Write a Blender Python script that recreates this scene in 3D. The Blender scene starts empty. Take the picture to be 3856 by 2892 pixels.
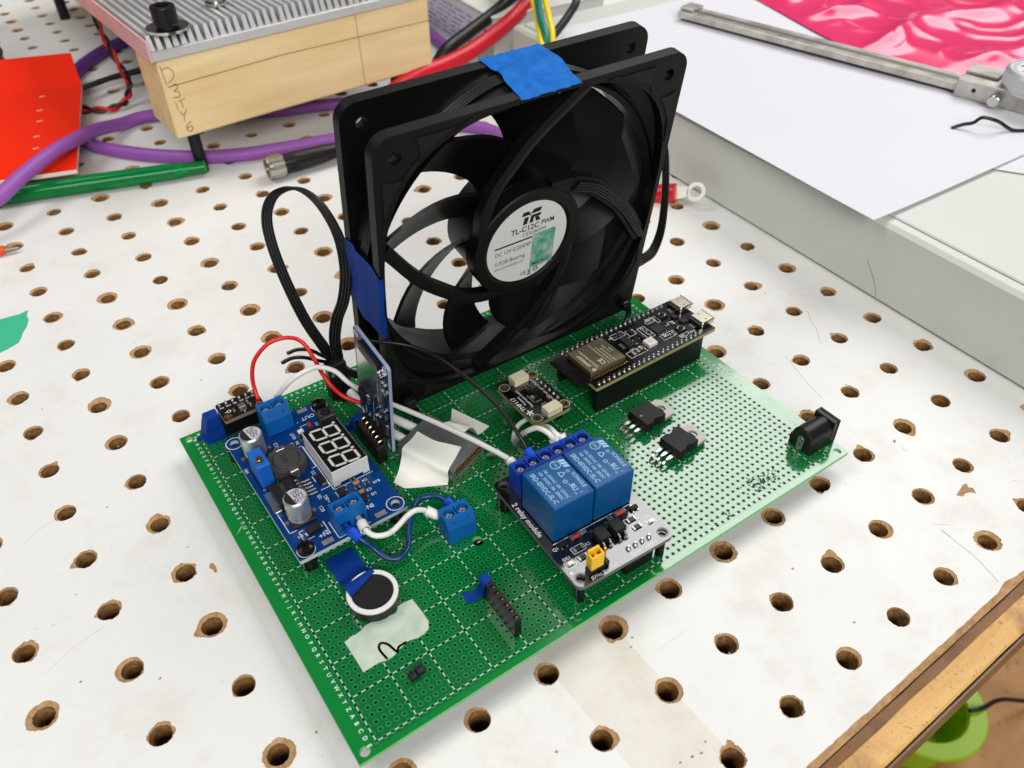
import bpy, math, random
from mathutils import Matrix, Vector, noise
from mathutils.geometry import tessellate_polygon

SC = bpy.context.scene
COL = SC.collection
S = 0.001            # everything below is written in millimetres
ZB = 9.0             # height of the circuit board's top face above the tabletop
RAD = math.radians
rnd = random.Random(7)

# ------------------------------------------------------------------ camera
cd = bpy.data.cameras.new("camera"); cam = bpy.data.objects.new("camera", cd); COL.objects.link(cam)
cam.matrix_world = Matrix((
    (0.8223004, 0.3840267, -0.4199352, -0.0207344),
    (-0.5689595, 0.5414097, -0.6189998, -0.1055576),
    (-0.0103555, 0.7479298, 0.663697, 0.2233796 + ZB * S),
    (0, 0, 0, 1)))

cd.sensor_width = 36.0
cd.lens = 36.0 * 3132.6 / 3856.0
cd.clip_start = 0.01; cd.clip_end = 60
cd.dof.use_dof = True
cd.dof.focus_distance = 0.30
cd.dof.aperture_fstop = 18.0
SC.camera = cam

# ------------------------------------------------------------------ light: ceiling panels of an indoor workshop
w = bpy.data.worlds.new("World"); SC.world = w; w.use_nodes = True
bg = w.node_tree.nodes["Background"]
bg.inputs[0].default_value = (1.0, 0.985, 0.965, 1); bg.inputs[1].default_value = 0.08

def lamp(name, loc, target, sx, sy, watts, col=(1, .98, .95)):
    l = bpy.data.lights.new(name, 'AREA'); l.shape = 'RECTANGLE'; l.size = sx; l.size_y = sy
    l.energy = watts; l.color = col
    o = bpy.data.objects.new(name, l); COL.objects.link(o); o.location = loc
    d = Vector(target) - Vector(loc)
    o.rotation_euler = d.to_track_quat('-Z', 'Y').to_euler() if d.xy.length > 1e-4 else (0, 0, 0)
    return o
lamp("ceiling_panel", (1.62, 0.59, 1.62), (1.62, 0.59, 0), 1.68, 1.33, 42, (1, .985, .965))
lamp("ceiling_panel", (-0.80, 0.75, 1.70), (-0.80, 0.75, 0), 1.2, 0.7, 15, (1, .98, .95))
lamp("ceiling_panel", (-0.45, -1.7, 1.35), (0.1, 0.1, 0), 1.6, 1.0, 47, (1, .985, .96))

vs = SC.view_settings
vs.view_transform = 'Standard'; vs.look = 'None'; vs.exposure = -0.05; vs.gamma = 1.0; vs.use_curve_mapping = False
SC.cycles.max_bounces = 6; SC.cycles.diffuse_bounces = 3; SC.cycles.glossy_bounces = 3
SC.cycles.transmission_bounces = 6; SC.cycles.transparent_max_bounces = 8
SC.cycles.caustics_reflective = False; SC.cycles.caustics_refractive = False
SC.cycles.use_denoising = True
SC.cycles.sample_clamp_indirect = 4.0

# ------------------------------------------------------------------ materials
def lin(c):
    return tuple(((x / 255) / 12.92 if x / 255 <= .04045 else ((x / 255 + .055) / 1.055) ** 2.4) for x in c)
MATS = {}
def mat(name, rgb, rough=.5, metal=0., spec=.5, vary=None, bump=None, coat=0., trans=0., alpha=1., rvary=None, coords='Object', ior=1.45, sss=0.):
    """plain or slightly mottled surface; vary = (scale, rgb2, contrast), bump = (scale, strength), rvary = (scale, amount)"""
    if name in MATS: return MATS[name]
    m = bpy.data.materials.new(name); m.use_nodes = True; nt = m.node_tree; n = nt.nodes; L = nt.links
    b = n["Principled BSDF"]
    c = (*lin(rgb), 1)
    b.inputs["Base Color"].default_value = c; b.inputs["Roughness"].default_value = rough
    b.inputs["Metallic"].default_value = metal; b.inputs["Specular IOR Level"].default_value = spec
    b.inputs["IOR"].default_value = ior
    b.inputs["Coat Weight"].default_value = coat; b.inputs["Coat Roughness"].default_value = .08
    b.inputs["Transmission Weight"].default_value = trans; b.inputs["Alpha"].default_value = alpha
    if sss:
        b.inputs["Subsurface Weight"].default_value = sss; b.inputs["Subsurface Scale"].default_value = .001
        b.inputs["Subsurface Radius"].default_value = (1, 1, 1)
    tc = n.new("ShaderNodeTexCoord")
    def nz(scale, detail=4., rough_=.55):
        t = n.new("ShaderNodeTexNoise"); t.inputs["Scale"].default_value = scale; t.inputs["Detail"].default_value = detail
        t.inputs["Roughness"].default_value = rough_; L.new(tc.outputs[coords], t.inputs["Vector"]); return t
    if vary:
        t = nz(vary[0]); r = n.new("ShaderNodeValToRGB"); k = vary[2] if len(vary) > 2 else .2
        r.color_ramp.elements[0].position = .5 - k; r.color_ramp.elements[1].position = .5 + k
        r.color_ramp.elements[0].color = c; r.color_ramp.elements[1].color = (*lin(vary[1]), 1)
        L.new(t.outputs[0], r.inputs[0]); L.new(r.outputs[0], b.inputs["Base Color"])
    if rvary:
        t = nz(rvary[0]); mm = n.new("ShaderNodeMapRange"); mm.inputs[1].default_value = .3; mm.inputs[2].default_value = .7
        mm.inputs[3].default_value = max(0.02, rough - rvary[1]); mm.inputs[4].default_value = min(1, rough + rvary[1])
        L.new(t.outputs[0], mm.inputs[0]); L.new(mm.outputs[0], b.inputs["Roughness"])
    if bump:
        t = nz(bump[0]); bp = n.new("ShaderNodeBump"); bp.inputs["Strength"].default_value = bump[1]
        bp.inputs["Distance"].default_value = bump[2] if len(bump) > 2 else .0002
        L.new(t.outputs[0], bp.inputs["Height"]); L.new(bp.outputs[0], b.inputs["Normal"])
    MATS[name] = m
    return m

# ------------------------------------------------------------------ mesh builder (millimetres)
GLY = {}
def glyphs(s, size, align='CENTER', bold=0., sx=1.):
    k = (s, size, align, bold, sx)
    if k not in GLY:
        c = bpy.data.curves.new("lettering", 'FONT'); c.body = s; c.size = size; c.align_x = align; c.align_y = 'CENTER'
        c.resolution_u = 2; c.offset = bold * size
        o = bpy.data.objects.new("lettering", c); me = bpy.data.meshes.new_from_object(o)
        GLY[k] = ([(v.co.x * sx, v.co.y, 0.) for v in me.vertices], [tuple(p.vertices) for p in me.polygons])
        bpy.data.objects.remove(o); bpy.data.meshes.remove(me); bpy.data.curves.remove(c)
    return GLY[k]

def TR(x=0, y=0, z=0, rz=0, rx=0, ry=0):
    return Matrix.Translation((x, y, z)) @ Matrix.Rotation(RAD(rz), 4, 'Z') @ Matrix.Rotation(RAD(rx), 4, 'X') @ Matrix.Rotation(RAD(ry), 4, 'Y')

def circ(cx, cy, r, n=24, a0=0, a1=360):
    if a1 - a0 >= 360: return [(cx + r * math.cos(2 * math.pi * i / n), cy + r * math.sin(2 * math.pi * i / n)) for i in range(n)]
    return [(cx + r * math.cos(RAD(a0 + (a1 - a0) * i / n)), cy + r * math.sin(RAD(a0 + (a1 - a0) * i / n))) for i in range(n + 1)]
def rect(x0, x1, y0, y1): return [(x0, y0), (x1, y0), (x1, y1), (x0, y1)]
def rrect(x0, x1, y0, y1, r, n=5):
    return circ(x1 - r, y1 - r, r, n, 0, 90) + circ(x0 + r, y1 - r, r, n, 90, 180) + circ(x0 + r, y0 + r, r, n, 180, 270) + circ(x1 - r, y0 + r, r, n, 270, 360)

def spline(P, k=8):
    P = [Vector(p) for p in P]
    if len(P) < 3: return P
    Q = [2 * P[0] - P[1]] + P + [2 * P[-1] - P[-2]]; out = []
    for i in range(1, len(Q) - 2):
        a, b, c, d = Q[i - 1:i + 3]
        for j in range(k):
            t = j / k
            out.append(.5 * ((2 * b) + (c - a) * t + (2 * a - 5 * b + 4 * c - d) * t * t + (3 * b - a - 3 * c + d) * t ** 3))
    out.append(P[-1]); return out

class M:
    def __init__(s): s.v = []; s.f = []; s.mi = []; s.sm = []; s.T = Matrix.Identity(4); s.m = 0
    def add(s, V, F, smooth=False, mi=None):
        o = len(s.v); T = s.T; s.v += [tuple(T @ Vector(p)) for p in V]
        s.f += [tuple(i + o for i in f) for f in F]; s.mi += [s.m if mi is None else mi] * len(F); s.sm += [smooth] * len(F)
        return s
    def box(s, x0, x1, y0, y1, z0, z1, b=0., mi=None):
        if b <= 0:
            V = [(x, y, z) for z in (z0, z1) for y in (y0, y1) for x in (x0, x1)]
            return s.add(V, [(0, 2, 3, 1), (4, 5, 7, 6), (0, 1, 5, 4), (2, 6, 7, 3), (0, 4, 6, 2), (1, 3, 7, 5)], mi=mi)
        X = (x0, x1); Y = (y0, y1); Z = (z0, z1); V = []; ix = {}
        for a in (0, 1):
            for c in (0, 1):
                for d in (0, 1):
                    bx = X[a] + (b if a == 0 else -b); by = Y[c] + (b if c == 0 else -b); bz = Z[d] + (b if d == 0 else -b)
                    ix[a, c, d] = len(V); V += [(X[a], by, bz), (bx, Y[c], bz), (bx, by, Z[d])]
        F = []
        for a in (0, 1):
            q = [ix[a, 0, 0], ix[a, 1, 0], ix[a, 1, 1], ix[a, 0, 1]]; F.append(tuple(q if a else q[::-1]))
            q = [ix[0, a, 0] + 1, ix[0, a, 1] + 1, ix[1, a, 1] + 1, ix[1, a, 0] + 1]; F.append(tuple(q if a else q[::-1]))
            q = [ix[0, 0, a] + 2, ix[1, 0, a] + 2, ix[1, 1, a] + 2, ix[0, 1, a] + 2]; F.append(tuple(q if a else q[::-1]))
        for a in (0, 1):
            for c in (0, 1):
                F.append((ix[a, c, 0], ix[a, c, 1], ix[a, c, 1] + 1, ix[a, c, 0] + 1))
                F.append((ix[a, 0, c], ix[a, 1, c], ix[a, 1, c] + 2, ix[a, 0, c] + 2))
                F.append((ix[0, a, c] + 1, ix[1, a, c] + 1, ix[1, a, c] + 2, ix[0, a, c] + 2))
                for d in (0, 1): F.append((ix[a, c, d], ix[a, c, d] + 1, ix[a, c, d] + 2))
        return s.add(V, F, mi=mi)
    def lathe(s, prof, n=24, mi=None, smooth=True, cx=0, cy=0):
        """prof = [(r, z)...] turned about the z axis; sharp where a profile point is repeated"""
        for (r0, z0), (r1, z1) in zip(prof, prof[1:]):
            if abs(r0 - r1) < 1e-9 and abs(z0 - z1) < 1e-9: continue
            V = []; F = []
            for i in range(n):
                a = 2 * math.pi * i / n; c, q = math.cos(a), math.sin(a)
                V += [(cx + r0 * c, cy + r0 * q, z0), (cx + r1 * c, cy + r1 * q, z1)]
            for i in range(n):
                j = (i + 1) % n
                if r0 < 1e-9: F.append((2 * i, 2 * j + 1, 2 * i + 1))
                elif r1 < 1e-9: F.append((2 * i, 2 * j, 2 * i + 1))
                else: F.append((2 * i, 2 * j, 2 * j + 1, 2 * i + 1))
            s.add(V, F, smooth, mi)
        return s
    def cyl(s, cx, cy, r, z0, z1, n=20, b=0., mi=None, r1=None):
        r1 = r if r1 is None else r1
        return s.lathe([(0, z0), (r, z0), (r, z0), (r1, z1 - b), (r1 - b, z1), (0, z1)], n, mi, True, cx, cy)
    def plate(s, outer, holes, z0, z1, mi=None, outer_b=None, bottom=True, wall=None):
        loops = [outer] + list(holes)
        tri = tessellate_polygon([[Vector((x, y, 0)) for x, y in l] for l in loops]); flat = [p for l in loops for p in l]
        fb = (outer_b or outer) + [p for l in holes for p in l]
        def up(t, P):
            a, b, c = (P[i] for i in t); return (b[0] - a[0]) * (c[1] - a[1]) - (b[1] - a[1]) * (c[0] - a[0]) > 0
        tri = [t if up(t, flat) else t[::-1] for t in tri]
        s.add([(x, y, z1) for x, y in flat], tri, mi=mi)
        if bottom: s.add([(x, y, z0) for x, y in fb], [t[::-1] for t in tri], mi=mi)
        for k, l in enumerate(loops):
            lb = outer_b if (k == 0 and outer_b) else l; n = len(l)
            V = [(x, y, z0) for x, y in lb] + [(x, y, z1) for x, y in l]
            s.add(V, [(i, (i + 1) % n, n + (i + 1) % n, n + i) for i in range(n)], n > 11, mi if wall is None else wall)
        return s
    def tube(s, P, r, n=8, k=8, cap=True, mi=None, sp=True, radii=None):
        P = spline(P, k) if sp else [Vector(p) for p in P]
        up = Vector((0, 0, 1)); t0 = (P[1] - P[0]).normalized()
        if abs(t0.dot(up)) > .9: up = Vector((1, 0, 0))
        nrm = (up - t0 * up.dot(t0)).normalized(); V = []; F = []
        for i, p in enumerate(P):
            t = (P[min(i + 1, len(P) - 1)] - P[max(i - 1, 0)]).normalized()
            nrm = (nrm - t * nrm.dot(t)).normalized(); bn = t.cross(nrm)
            rr = r if radii is None else radii[min(len(radii) - 1, i * len(radii) // len(P))]
            for j in range(n):
                a = 2 * math.pi * j / n; V.append(p + (nrm * math.cos(a) + bn * math.sin(a)) * rr)
        for i in range(len(P) - 1):
            for j in range(n):
                F.append((i * n + j, i * n + (j + 1) % n, (i + 1) * n + (j + 1) % n, (i + 1) * n + j))
        s.add(V, F, True, mi)
        if cap:
            s.add(V[:n], [tuple(range(n))[::-1]], False, mi); s.add(V[-n:], [tuple(range(n))], False, mi)
        return s
    def sheet(s, G, th=0., mi=None, smooth=True):
        """grid of points G[i][j] as a surface, with thickness th along -normal (closed)"""
        a, b = len(G), len(G[0]); V = [Vector(p) for r in G for p in r]
        F = [(i * b + j, (i + 1) * b + j, (i + 1) * b + j + 1, i * b + j + 1) for i in range(a - 1) for j in range(b - 1)]
        if th:
            N = [Vector((0, 0, 0)) for _ in V]
            for f in F:
                nn = (V[f[2]] - V[f[0]]).cross(V[f[3]] - V[f[1]])
                for i in f: N[i] += nn
            B = [v - n_.normalized() * th for v, n_ in zip(V, N)]; o = len(V)
            F2 = [tuple(i + o for i in f[::-1]) for f in F]
            rim = [i * b for i in range(a)] + [(a - 1) * b + j for j in range(1, b)] + [i * b + b - 1 for i in range(a - 2, -1, -1)] + [j for j in range(b - 2, 0, -1)]
            R = [(rim[i], rim[i] + o, rim[(i + 1) % len(rim)] + o, rim[(i + 1) % len(rim)]) for i in range(len(rim))]
            s.add(V + B, F + F2, smooth, mi); s.add(V + B, R, False, mi)
        else: s.add(V, F, smooth, mi)
        return s
    def text(s, t, size, x, y, z, rz=0, align='CENTER', bold=0., sx=1., mi=None):
        V, F = glyphs(t, size, align, bold, sx); old = s.T; s.T = old @ TR(x, y, z, rz); s.add(V, F, mi=mi); s.T = old; return s
    def strip(s, P, wd, z, mi=None, closed=False):
        """flat printed line of width wd through 2-D points"""
        Q = list(P) + ([P[0]] if closed else [])
        for (x0, y0), (x1, y1) in zip(Q, Q[1:]):
            dx, dy = x1 - x0, y1 - y0; l = math.hypot(dx, dy) or 1; nx, ny = -dy / l * wd / 2, dx / l * wd / 2; ex, ey = dx / l * wd / 2, dy / l * wd / 2
            s.add([(x0 - ex - nx, y0 - ey - ny, z), (x1 + ex - nx, y1 + ey - ny, z), (x1 + ex + nx, y1 + ey + ny, z), (x0 - ex + nx, y0 - ey + ny, z)], [(0, 1, 2, 3)], mi=mi)
        return s
    def ring(s, cx, cy, r0, r1, z, n=24, mi=None):
        V = [(cx + r * math.cos(2 * math.pi * i / n), cy + r * math.sin(2 * math.pi * i / n), z) for i in range(n) for r in (r0, r1)]
        return s.add(V, [(2 * i, 2 * i + 1, 2 * ((i + 1) % n) + 1, 2 * ((i + 1) % n)) for i in range(n)], mi=mi)

def obj(name, m, mats, parent=None, at=(0, 0, 0), rz=0., origin=(0, 0, 0), T=None):
    me = bpy.data.meshes.new(name)
    ox, oy, oz = origin
    me.from_pydata([((x - ox) * S, (y - oy) * S, (z - oz) * S) for x, y, z in m.v], [], m.f)
    for x in (mats if isinstance(mats, (list, tuple)) else [mats]): me.materials.append(x)
    me.polygons.foreach_set("material_index", m.mi); me.polygons.foreach_set("use_smooth", m.sm); me.update()
    o = bpy.data.objects.new(name, me); COL.objects.link(o)
    if parent is not None: o.parent = parent
    zoff = 0 if parent is not None else ZB
    o.location = ((at[0] + ox) * S, (at[1] + oy) * S, (at[2] + oz + zoff) * S); o.rotation_euler = (0, 0, RAD(rz))
    return o
def twin(o, parent, at, rz=0.):
    c = o.copy(); COL.objects.link(c); c.parent = parent; c.location = tuple(a * S for a in at); c.rotation_euler = (0, 0, RAD(rz)); return c
def tag(o, label, cat, group=None):
    o["label"] = label; o["category"] = cat
    if group: o["group"] = group
    return o
def thing(name, label, cat, at, rz=0., group=None, rx=0., ry=0.):
    o = bpy.data.objects.new(name, None); COL.objects.link(o); o.empty_display_size = .01
    o.location = (at[0] * S, at[1] * S, (at[2] + ZB) * S); o.rotation_euler = (RAD(rx), RAD(ry), RAD(rz))
    return tag(o, label, cat, group)
def structure(o): o["kind"] = "structure"; return o
def stuff(o): o["kind"] = "stuff"; return o
# ------------------------------------------------------------------ setting: drilled tabletop, edge strip, floor
def table_white():
    m = bpy.data.materials.new("worn white laminate"); m.use_nodes = True; nt = m.node_tree; n = nt.nodes; L = nt.links
    b = n["Principled BSDF"]; tc = n.new("ShaderNodeTexCoord")
    def nz(scale, detail=5, vec=None, rough=.6):
        t = n.new("ShaderNodeTexNoise"); t.inputs["Scale"].default_value = scale; t.inputs["Detail"].default_value = detail
        t.inputs["Roughness"].default_value = rough; L.new(vec or tc.outputs["Object"], t.inputs["Vector"]); return t
    def ramp(src, p0, p1, c0, c1):
        r = n.new("ShaderNodeValToRGB"); e = r.color_ramp.elements; e[0].position = p0; e[1].position = p1
        e[0].color = (*c0, 1); e[1].color = (*c1, 1); L.new(src, r.inputs[0]); return r
    def mixc(fac, a, c):
        x = n.new("ShaderNodeMixRGB"); x.blend_type = 'MULTIPLY'; x.inputs[0].default_value = fac
        L.new(a, x.inputs[1]); L.new(c, x.inputs[2]); return x
    base = ramp(nz(9).outputs[0], .3, .7, (.72, .715, .695), (.775, .77, .755))
    grime = ramp(nz(30, 8, None, .72).outputs[0], .52, .76, (1, 1, 1), (.83, .80, .745))
    speck = ramp(nz(420, 3).outputs[0], .70, .76, (1, 1, 1), (.52, .47, .42))
    c = mixc(.8, base.outputs[0], grime.outputs[0]); c = mixc(.75, c.outputs[0], speck.outputs[0])
    # fine scuffs: thin dark streaks in two directions
    for rot, sc, seed in ((25, 30, 3.), (-38, 22, 11.)):
        mp = n.new("ShaderNodeMapping"); mp.inputs["Rotation"].default_value[2] = RAD(rot); mp.inputs["Scale"].default_value = (1, 14, 1)
        mp.inputs["Location"].default_value[0] = seed; L.new(tc.outputs["Object"], mp.inputs["Vector"])
        s = ramp(nz(sc, 3, mp.outputs[0]).outputs[0], .70, .75, (1, 1, 1), (.70, .66, .61)); c = mixc(.22, c.outputs[0], s.outputs[0])
    # strip of old yellowed tape stuck across the laminate (26..52 mm from the origin, up to the front edge)
    sp = n.new("ShaderNodeSeparateXYZ"); L.new(tc.outputs["Object"], sp.inputs[0])
    wob = n.new("ShaderNodeMath"); wob.operation = 'MULTIPLY_ADD'; wob.inputs[1].default_value = .0006; L.new(nz(300, 2).outputs[0], wob.inputs[0]); L.new(sp.outputs[0], wob.inputs[2])
    ds = n.new("ShaderNodeMath"); ds.operation = 'SUBTRACT'; ds.inputs[1].default_value = .0393; L.new(wob.outputs[0], ds.inputs[0])
    ab = n.new("ShaderNodeMath"); ab.operation = 'ABSOLUTE'; L.new(ds.outputs[0], ab.inputs[0])
    lt = n.new("ShaderNodeMath"); lt.operation = 'LESS_THAN'; lt.inputs[1].default_value = .0127; L.new(ab.outputs[0], lt.inputs[0])
    ly = n.new("ShaderNodeMath"); ly.operation = 'LESS_THAN'; ly.inputs[1].default_value = .02; L.new(sp.outputs[1], ly.inputs[0])
    mk = n.new("ShaderNodeMath"); mk.operation = 'MULTIPLY'; L.new(lt.outputs[0], mk.inputs[0]); L.new(ly.outputs[0], mk.inputs[1])
    tp = ramp(nz(55, 7).outputs[0], .35, .75, (.97, .955, .89), (.88, .85, .76)); mx = n.new("ShaderNodeMixRGB"); mx.blend_type = 'MULTIPLY'
    L.new(mk.outputs[0], mx.inputs[0]); L.new(c.outputs[0], mx.inputs[1]); L.new(tp.outputs[0], mx.inputs[2]); c = mx
    L.new(c.outputs[0], b.inputs["Base Color"])
    rr = ramp(nz(60).outputs[0], .3, .7, (.38,) * 3, (.55,) * 3); L.new(rr.outputs[0], b.inputs["Roughness"])
    bp = n.new("ShaderNodeBump"); bp.inputs["Strength"].default_value = .12; bp.inputs["Distance"].default_value = .0002
    L.new(nz(700, 3).outputs[0], bp.inputs["Height"]); L.new(bp.outputs[0], b.inputs["Normal"])
    b.inputs["Specular IOR Level"].default_value = .2
    return m
white_top = table_white()
fibre_torn = mat("torn hardboard fibre", (196, 160, 120), .95, spec=.1, vary=(420, (158, 122, 84), .22), bump=(900, .9, .0006))
fibre_wall = mat("drilled hardboard wall", (160, 124, 80), .95, spec=.1, vary=(520, (112, 80, 46), .22), bump=(700, 1., .0008))
shade_under = mat("shade below tabletop", (46, 34, 26), .9)  # dark colour stands in for the shade below the open drilled holes

P = 25.4; EDGE = -64.6
def tabletop():
    m = M(); r = random.Random(21)
    for i in range(-9, 25):
        for j in range(-2, 34):
            cx, cy = i * P, j * P
            # leave out drilled detail where the far top of the frame shows next to nothing
            n = 56 if cy < 200 else 24
            x0, x1, y0, y1 = cx - P / 2, cx + P / 2, cy - P / 2, cy + P / 2
            hx, hy = cx + r.uniform(-.25, .25), cy + r.uniform(-.25, .25)
            ph = r.uniform(0, 99); base = r.choice((3.6, 3.75, 3.9, 4.05, 4.25, 4.7)) + r.uniform(-.1, .1)
            oa = r.uniform(0, 6.28); om = r.uniform(0, .75); rag = r.choice((.10, .16, .25, .38))
            chip = []
            if r.random() < .45: chip.append((r.uniform(0, 6.28), r.uniform(.35, .9), r.uniform(.5, 2.0)))
            r0 = r.uniform(3.15, 3.4); sq = []; e1 = []; e2 = []; h0 = []; h1 = []; h2 = []
            for k in range(n):
                a = 2 * math.pi * (k + .5) / n; c, s_ = math.cos(a), math.sin(a); q = P / 2 / max(abs(c), abs(s_))
                sq.append((cx + c * q, cy + s_ * q, 0))
                R = base + om * math.cos(a - oa) + rag * 1.6 * noise.noise((c * 1.7 + ph, s_ * 1.7, 0)) + rag * 1.2 * noise.noise((c * 5 + ph, s_ * 5, 3)) + r.uniform(-.07, .07)
                for ca, cw, ch in chip:
                    d = abs((a - ca + math.pi) % (2 * math.pi) - math.pi)
                    if d < cw: R += ch * (.5 + .5 * math.cos(math.pi * d / cw)) * (.8 + .5 * noise.noise((a * 4, ph, 1)))
                R = max(3.5, min(R, 7.4))
                e1.append((hx + c * R, hy + s_ * R, 0)); R2 = R - .07
                e2.append((hx + c * R2, hy + s_ * R2, -.22))
                rh = r0 + .12 * noise.noise((c * 3 + ph, s_ * 3, 5)) + r.uniform(-.06, .06)
                h0.append((hx + c * rh, hy + s_ * rh, -.5 - .35 * r.random()))
                rh2 = r0 - .1 + .2 * noise.noise((c * 3 + ph, s_ * 3, 9))
                h1.append((hx + c * rh2, hy + s_ * rh2, -4.)); h2.append((hx + c * (r0 - .2), hy + s_ * (r0 - .2), -9.5))
            V = sq + e1 + e2 + h0 + h1 + h2; o = n
            def band(a, b): return [(a * n + k, a * n + (k + 1) % n, b * n + (k + 1) % n, b * n + k) for k in range(n)]
            # corners of the square, so that neighbouring cells meet without gaps
            oc = len(V); V += [(x1, y1, 0), (x0, y1, 0), (x0, y0, 0), (x1, y0, 0)]
            m.add(V, band(0, 1), mi=0)
            for q in range(4):
                k = n // 8 + q * n // 4 - 1; m.add([V[oc + q], V[k], V[(k + 1) % n]], [(0, 2, 1)], mi=0)
            m.add(V, band(1, 2) + band(2, 3), mi=1); m.add(V, band(3, 4) + band(4, 5), True, mi=2)
    xa, xb, ya, yb = -9.5 * P, 24.5 * P, -2.5 * P, 33.5 * P
    # ragged front margin
    G = []; x = xa; rr = random.Random(5)
    top = []; lo = []
    while x <= xb:
        j = EDGE + .22 * noise.noise((x * .11, 3, 0)) + rr.uniform(-.12, .18)
        if 160 < x < 172: j += 1.0 * (1 - abs(x - 166) / 6)
        top.append(((x, ya, 0), (x, j, 0), (x, j - .35, -.4), (x, -66.3, -1.6), (x, -66.5, -9.6))); x += 1.7
    for a, b in zip(top, top[1:]):
        m.add([a[0], a[1], b[1], b[0]], [(0, 1, 2, 3)], mi=0)
        for k in (1, 2, 3): m.add([a[k], a[k + 1], b[k + 1], b[k]], [(0, 1, 2, 3)], k > 1, mi=1)
    m.box(xa, xb, ya, yb, -16, -14, mi=3)  # added closing sheet, coloured dark like the shade under the holes
    m.box(xa - 2, xa, ya, yb, -14, 0, mi=3); m.box(xb, xb + 2, ya, yb, -14, 0, mi=3); m.box(xa, xb, yb, yb + 2, -14, 0, mi=3)
    o = obj("tabletop", m, [white_top, fibre_torn, fibre_wall, shade_under], at=(34.97, -3.84, -9), rz=1.311)
    o["label"] = "white pegboard tabletop with rows of torn brown holes"
    return structure(o)
TABLE = tabletop()

def worn_wood(name, a, b_, dark, sc=60, stretch=(.12, 1.4, 1), amt=.75):
    m = bpy.data.materials.new(name); m.use_nodes = True; nt = m.node_tree; n = nt.nodes; L = nt.links
    b = n["Principled BSDF"]; tc = n.new("ShaderNodeTexCoord"); mp = n.new("ShaderNodeMapping"); mp.inputs["Scale"].default_value = stretch; L.new(tc.outputs["Object"], mp.inputs[0])
    def nz(s, vec, d=6, dist=0.): 
        t = n.new("ShaderNodeTexNoise"); t.inputs["Scale"].default_value = s; t.inputs["Detail"].default_value = d; t.inputs["Roughness"].default_value = .62; t.inputs["Distortion"].default_value = dist; L.new(vec, t.inputs["Vector"]); return t
    def ramp(src, p0, p1, c0, c1):
        r = n.new("ShaderNodeValToRGB"); e = r.color_ramp.elements; e[0].position = p0; e[1].position = p1; e[0].color = (*c0, 1); e[1].color = (*c1, 1); L.new(src, r.inputs[0]); return r
    g = nz(sc, mp.outputs[0], 8, .6); base = ramp(g.outputs[0], .3, .7, lin(a), lin(b_))
    st = ramp(nz(sc * .45, tc.outputs["Object"], 7, .4).outputs[0], .52, .72, (1, 1, 1), lin(dark)); fl = ramp(nz(sc * 6, tc.outputs["Object"], 4, 2.).outputs[0], .60, .68, (1, 1, 1), lin(dark))
    c = base
    for o, k in ((st, amt), (fl, amt * .8)):
        x = n.new("ShaderNodeMixRGB"); x.blend_type = 'MULTIPLY'; x.inputs[0].default_value = k; L.new(c.outputs[0], x.inputs[1]); L.new(o.outputs[0], x.inputs[2]); c = x
    L.new(c.outputs[0], b.inputs["Base Color"]); b.inputs["Roughness"].default_value = .5
    bp = n.new("ShaderNodeBump"); bp.inputs["Strength"].default_value = .4; bp.inputs["Distance"].default_value = .0005; L.new(g.outputs[0], bp.inputs["Height"]); L.new(bp.outputs[0], b.inputs["Normal"])
    return m
osb = worn_wood("worn wooden edge strip", (196, 146, 78), (222, 180, 112), (110, 74, 40), 70)
osb_dark = worn_wood("dark stained edge", (104, 68, 36), (140, 98, 54), (80, 54, 30), 90)
trim_brown = mat("brown trim", (126, 98, 66), .35, vary=(60, (98, 72, 44), .2), bump=(240, .3, .0004))
def edge_strip():
    r = random.Random(3)
    m = M(); xa, xb = -9.5 * P, 24.5 * P; N = 200
    prof = [(-66.6, -2.4), (-69.4, -2.7), (-69.6, -2.5), (-76.2, -2.6), (-77.0, -3.3)]
    for k in range(len(prof) - 1):
        V = []; F = []
        for i in range(N + 1):
            x = xa + (xb - xa) * i / N
            for q in (0, 1):
                y, z = prof[k + q]; V.append((x, y + .35 * noise.noise((x * .06, k + q, 2)), z + .35 * noise.noise((x * .12, (k + q) * 3, 7))))
        for i in range(N): F.append((2 * i, 2 * i + 1, 2 * i + 3, 2 * i + 2))
        m.add(V, F, True, mi=1 if k == 0 else 0)
    m.box(xa, xb, -76.6, -66.9, -13.5, -3.9, mi=1)
    obj("edge_strip", m, [osb, osb_dark], TABLE)
    t = M(); t.box(xa, xb, -78.6, -77.1, -13.4, -3.6, .5); obj("edge_trim", t, trim_brown, TABLE)
edge_strip()

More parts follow.
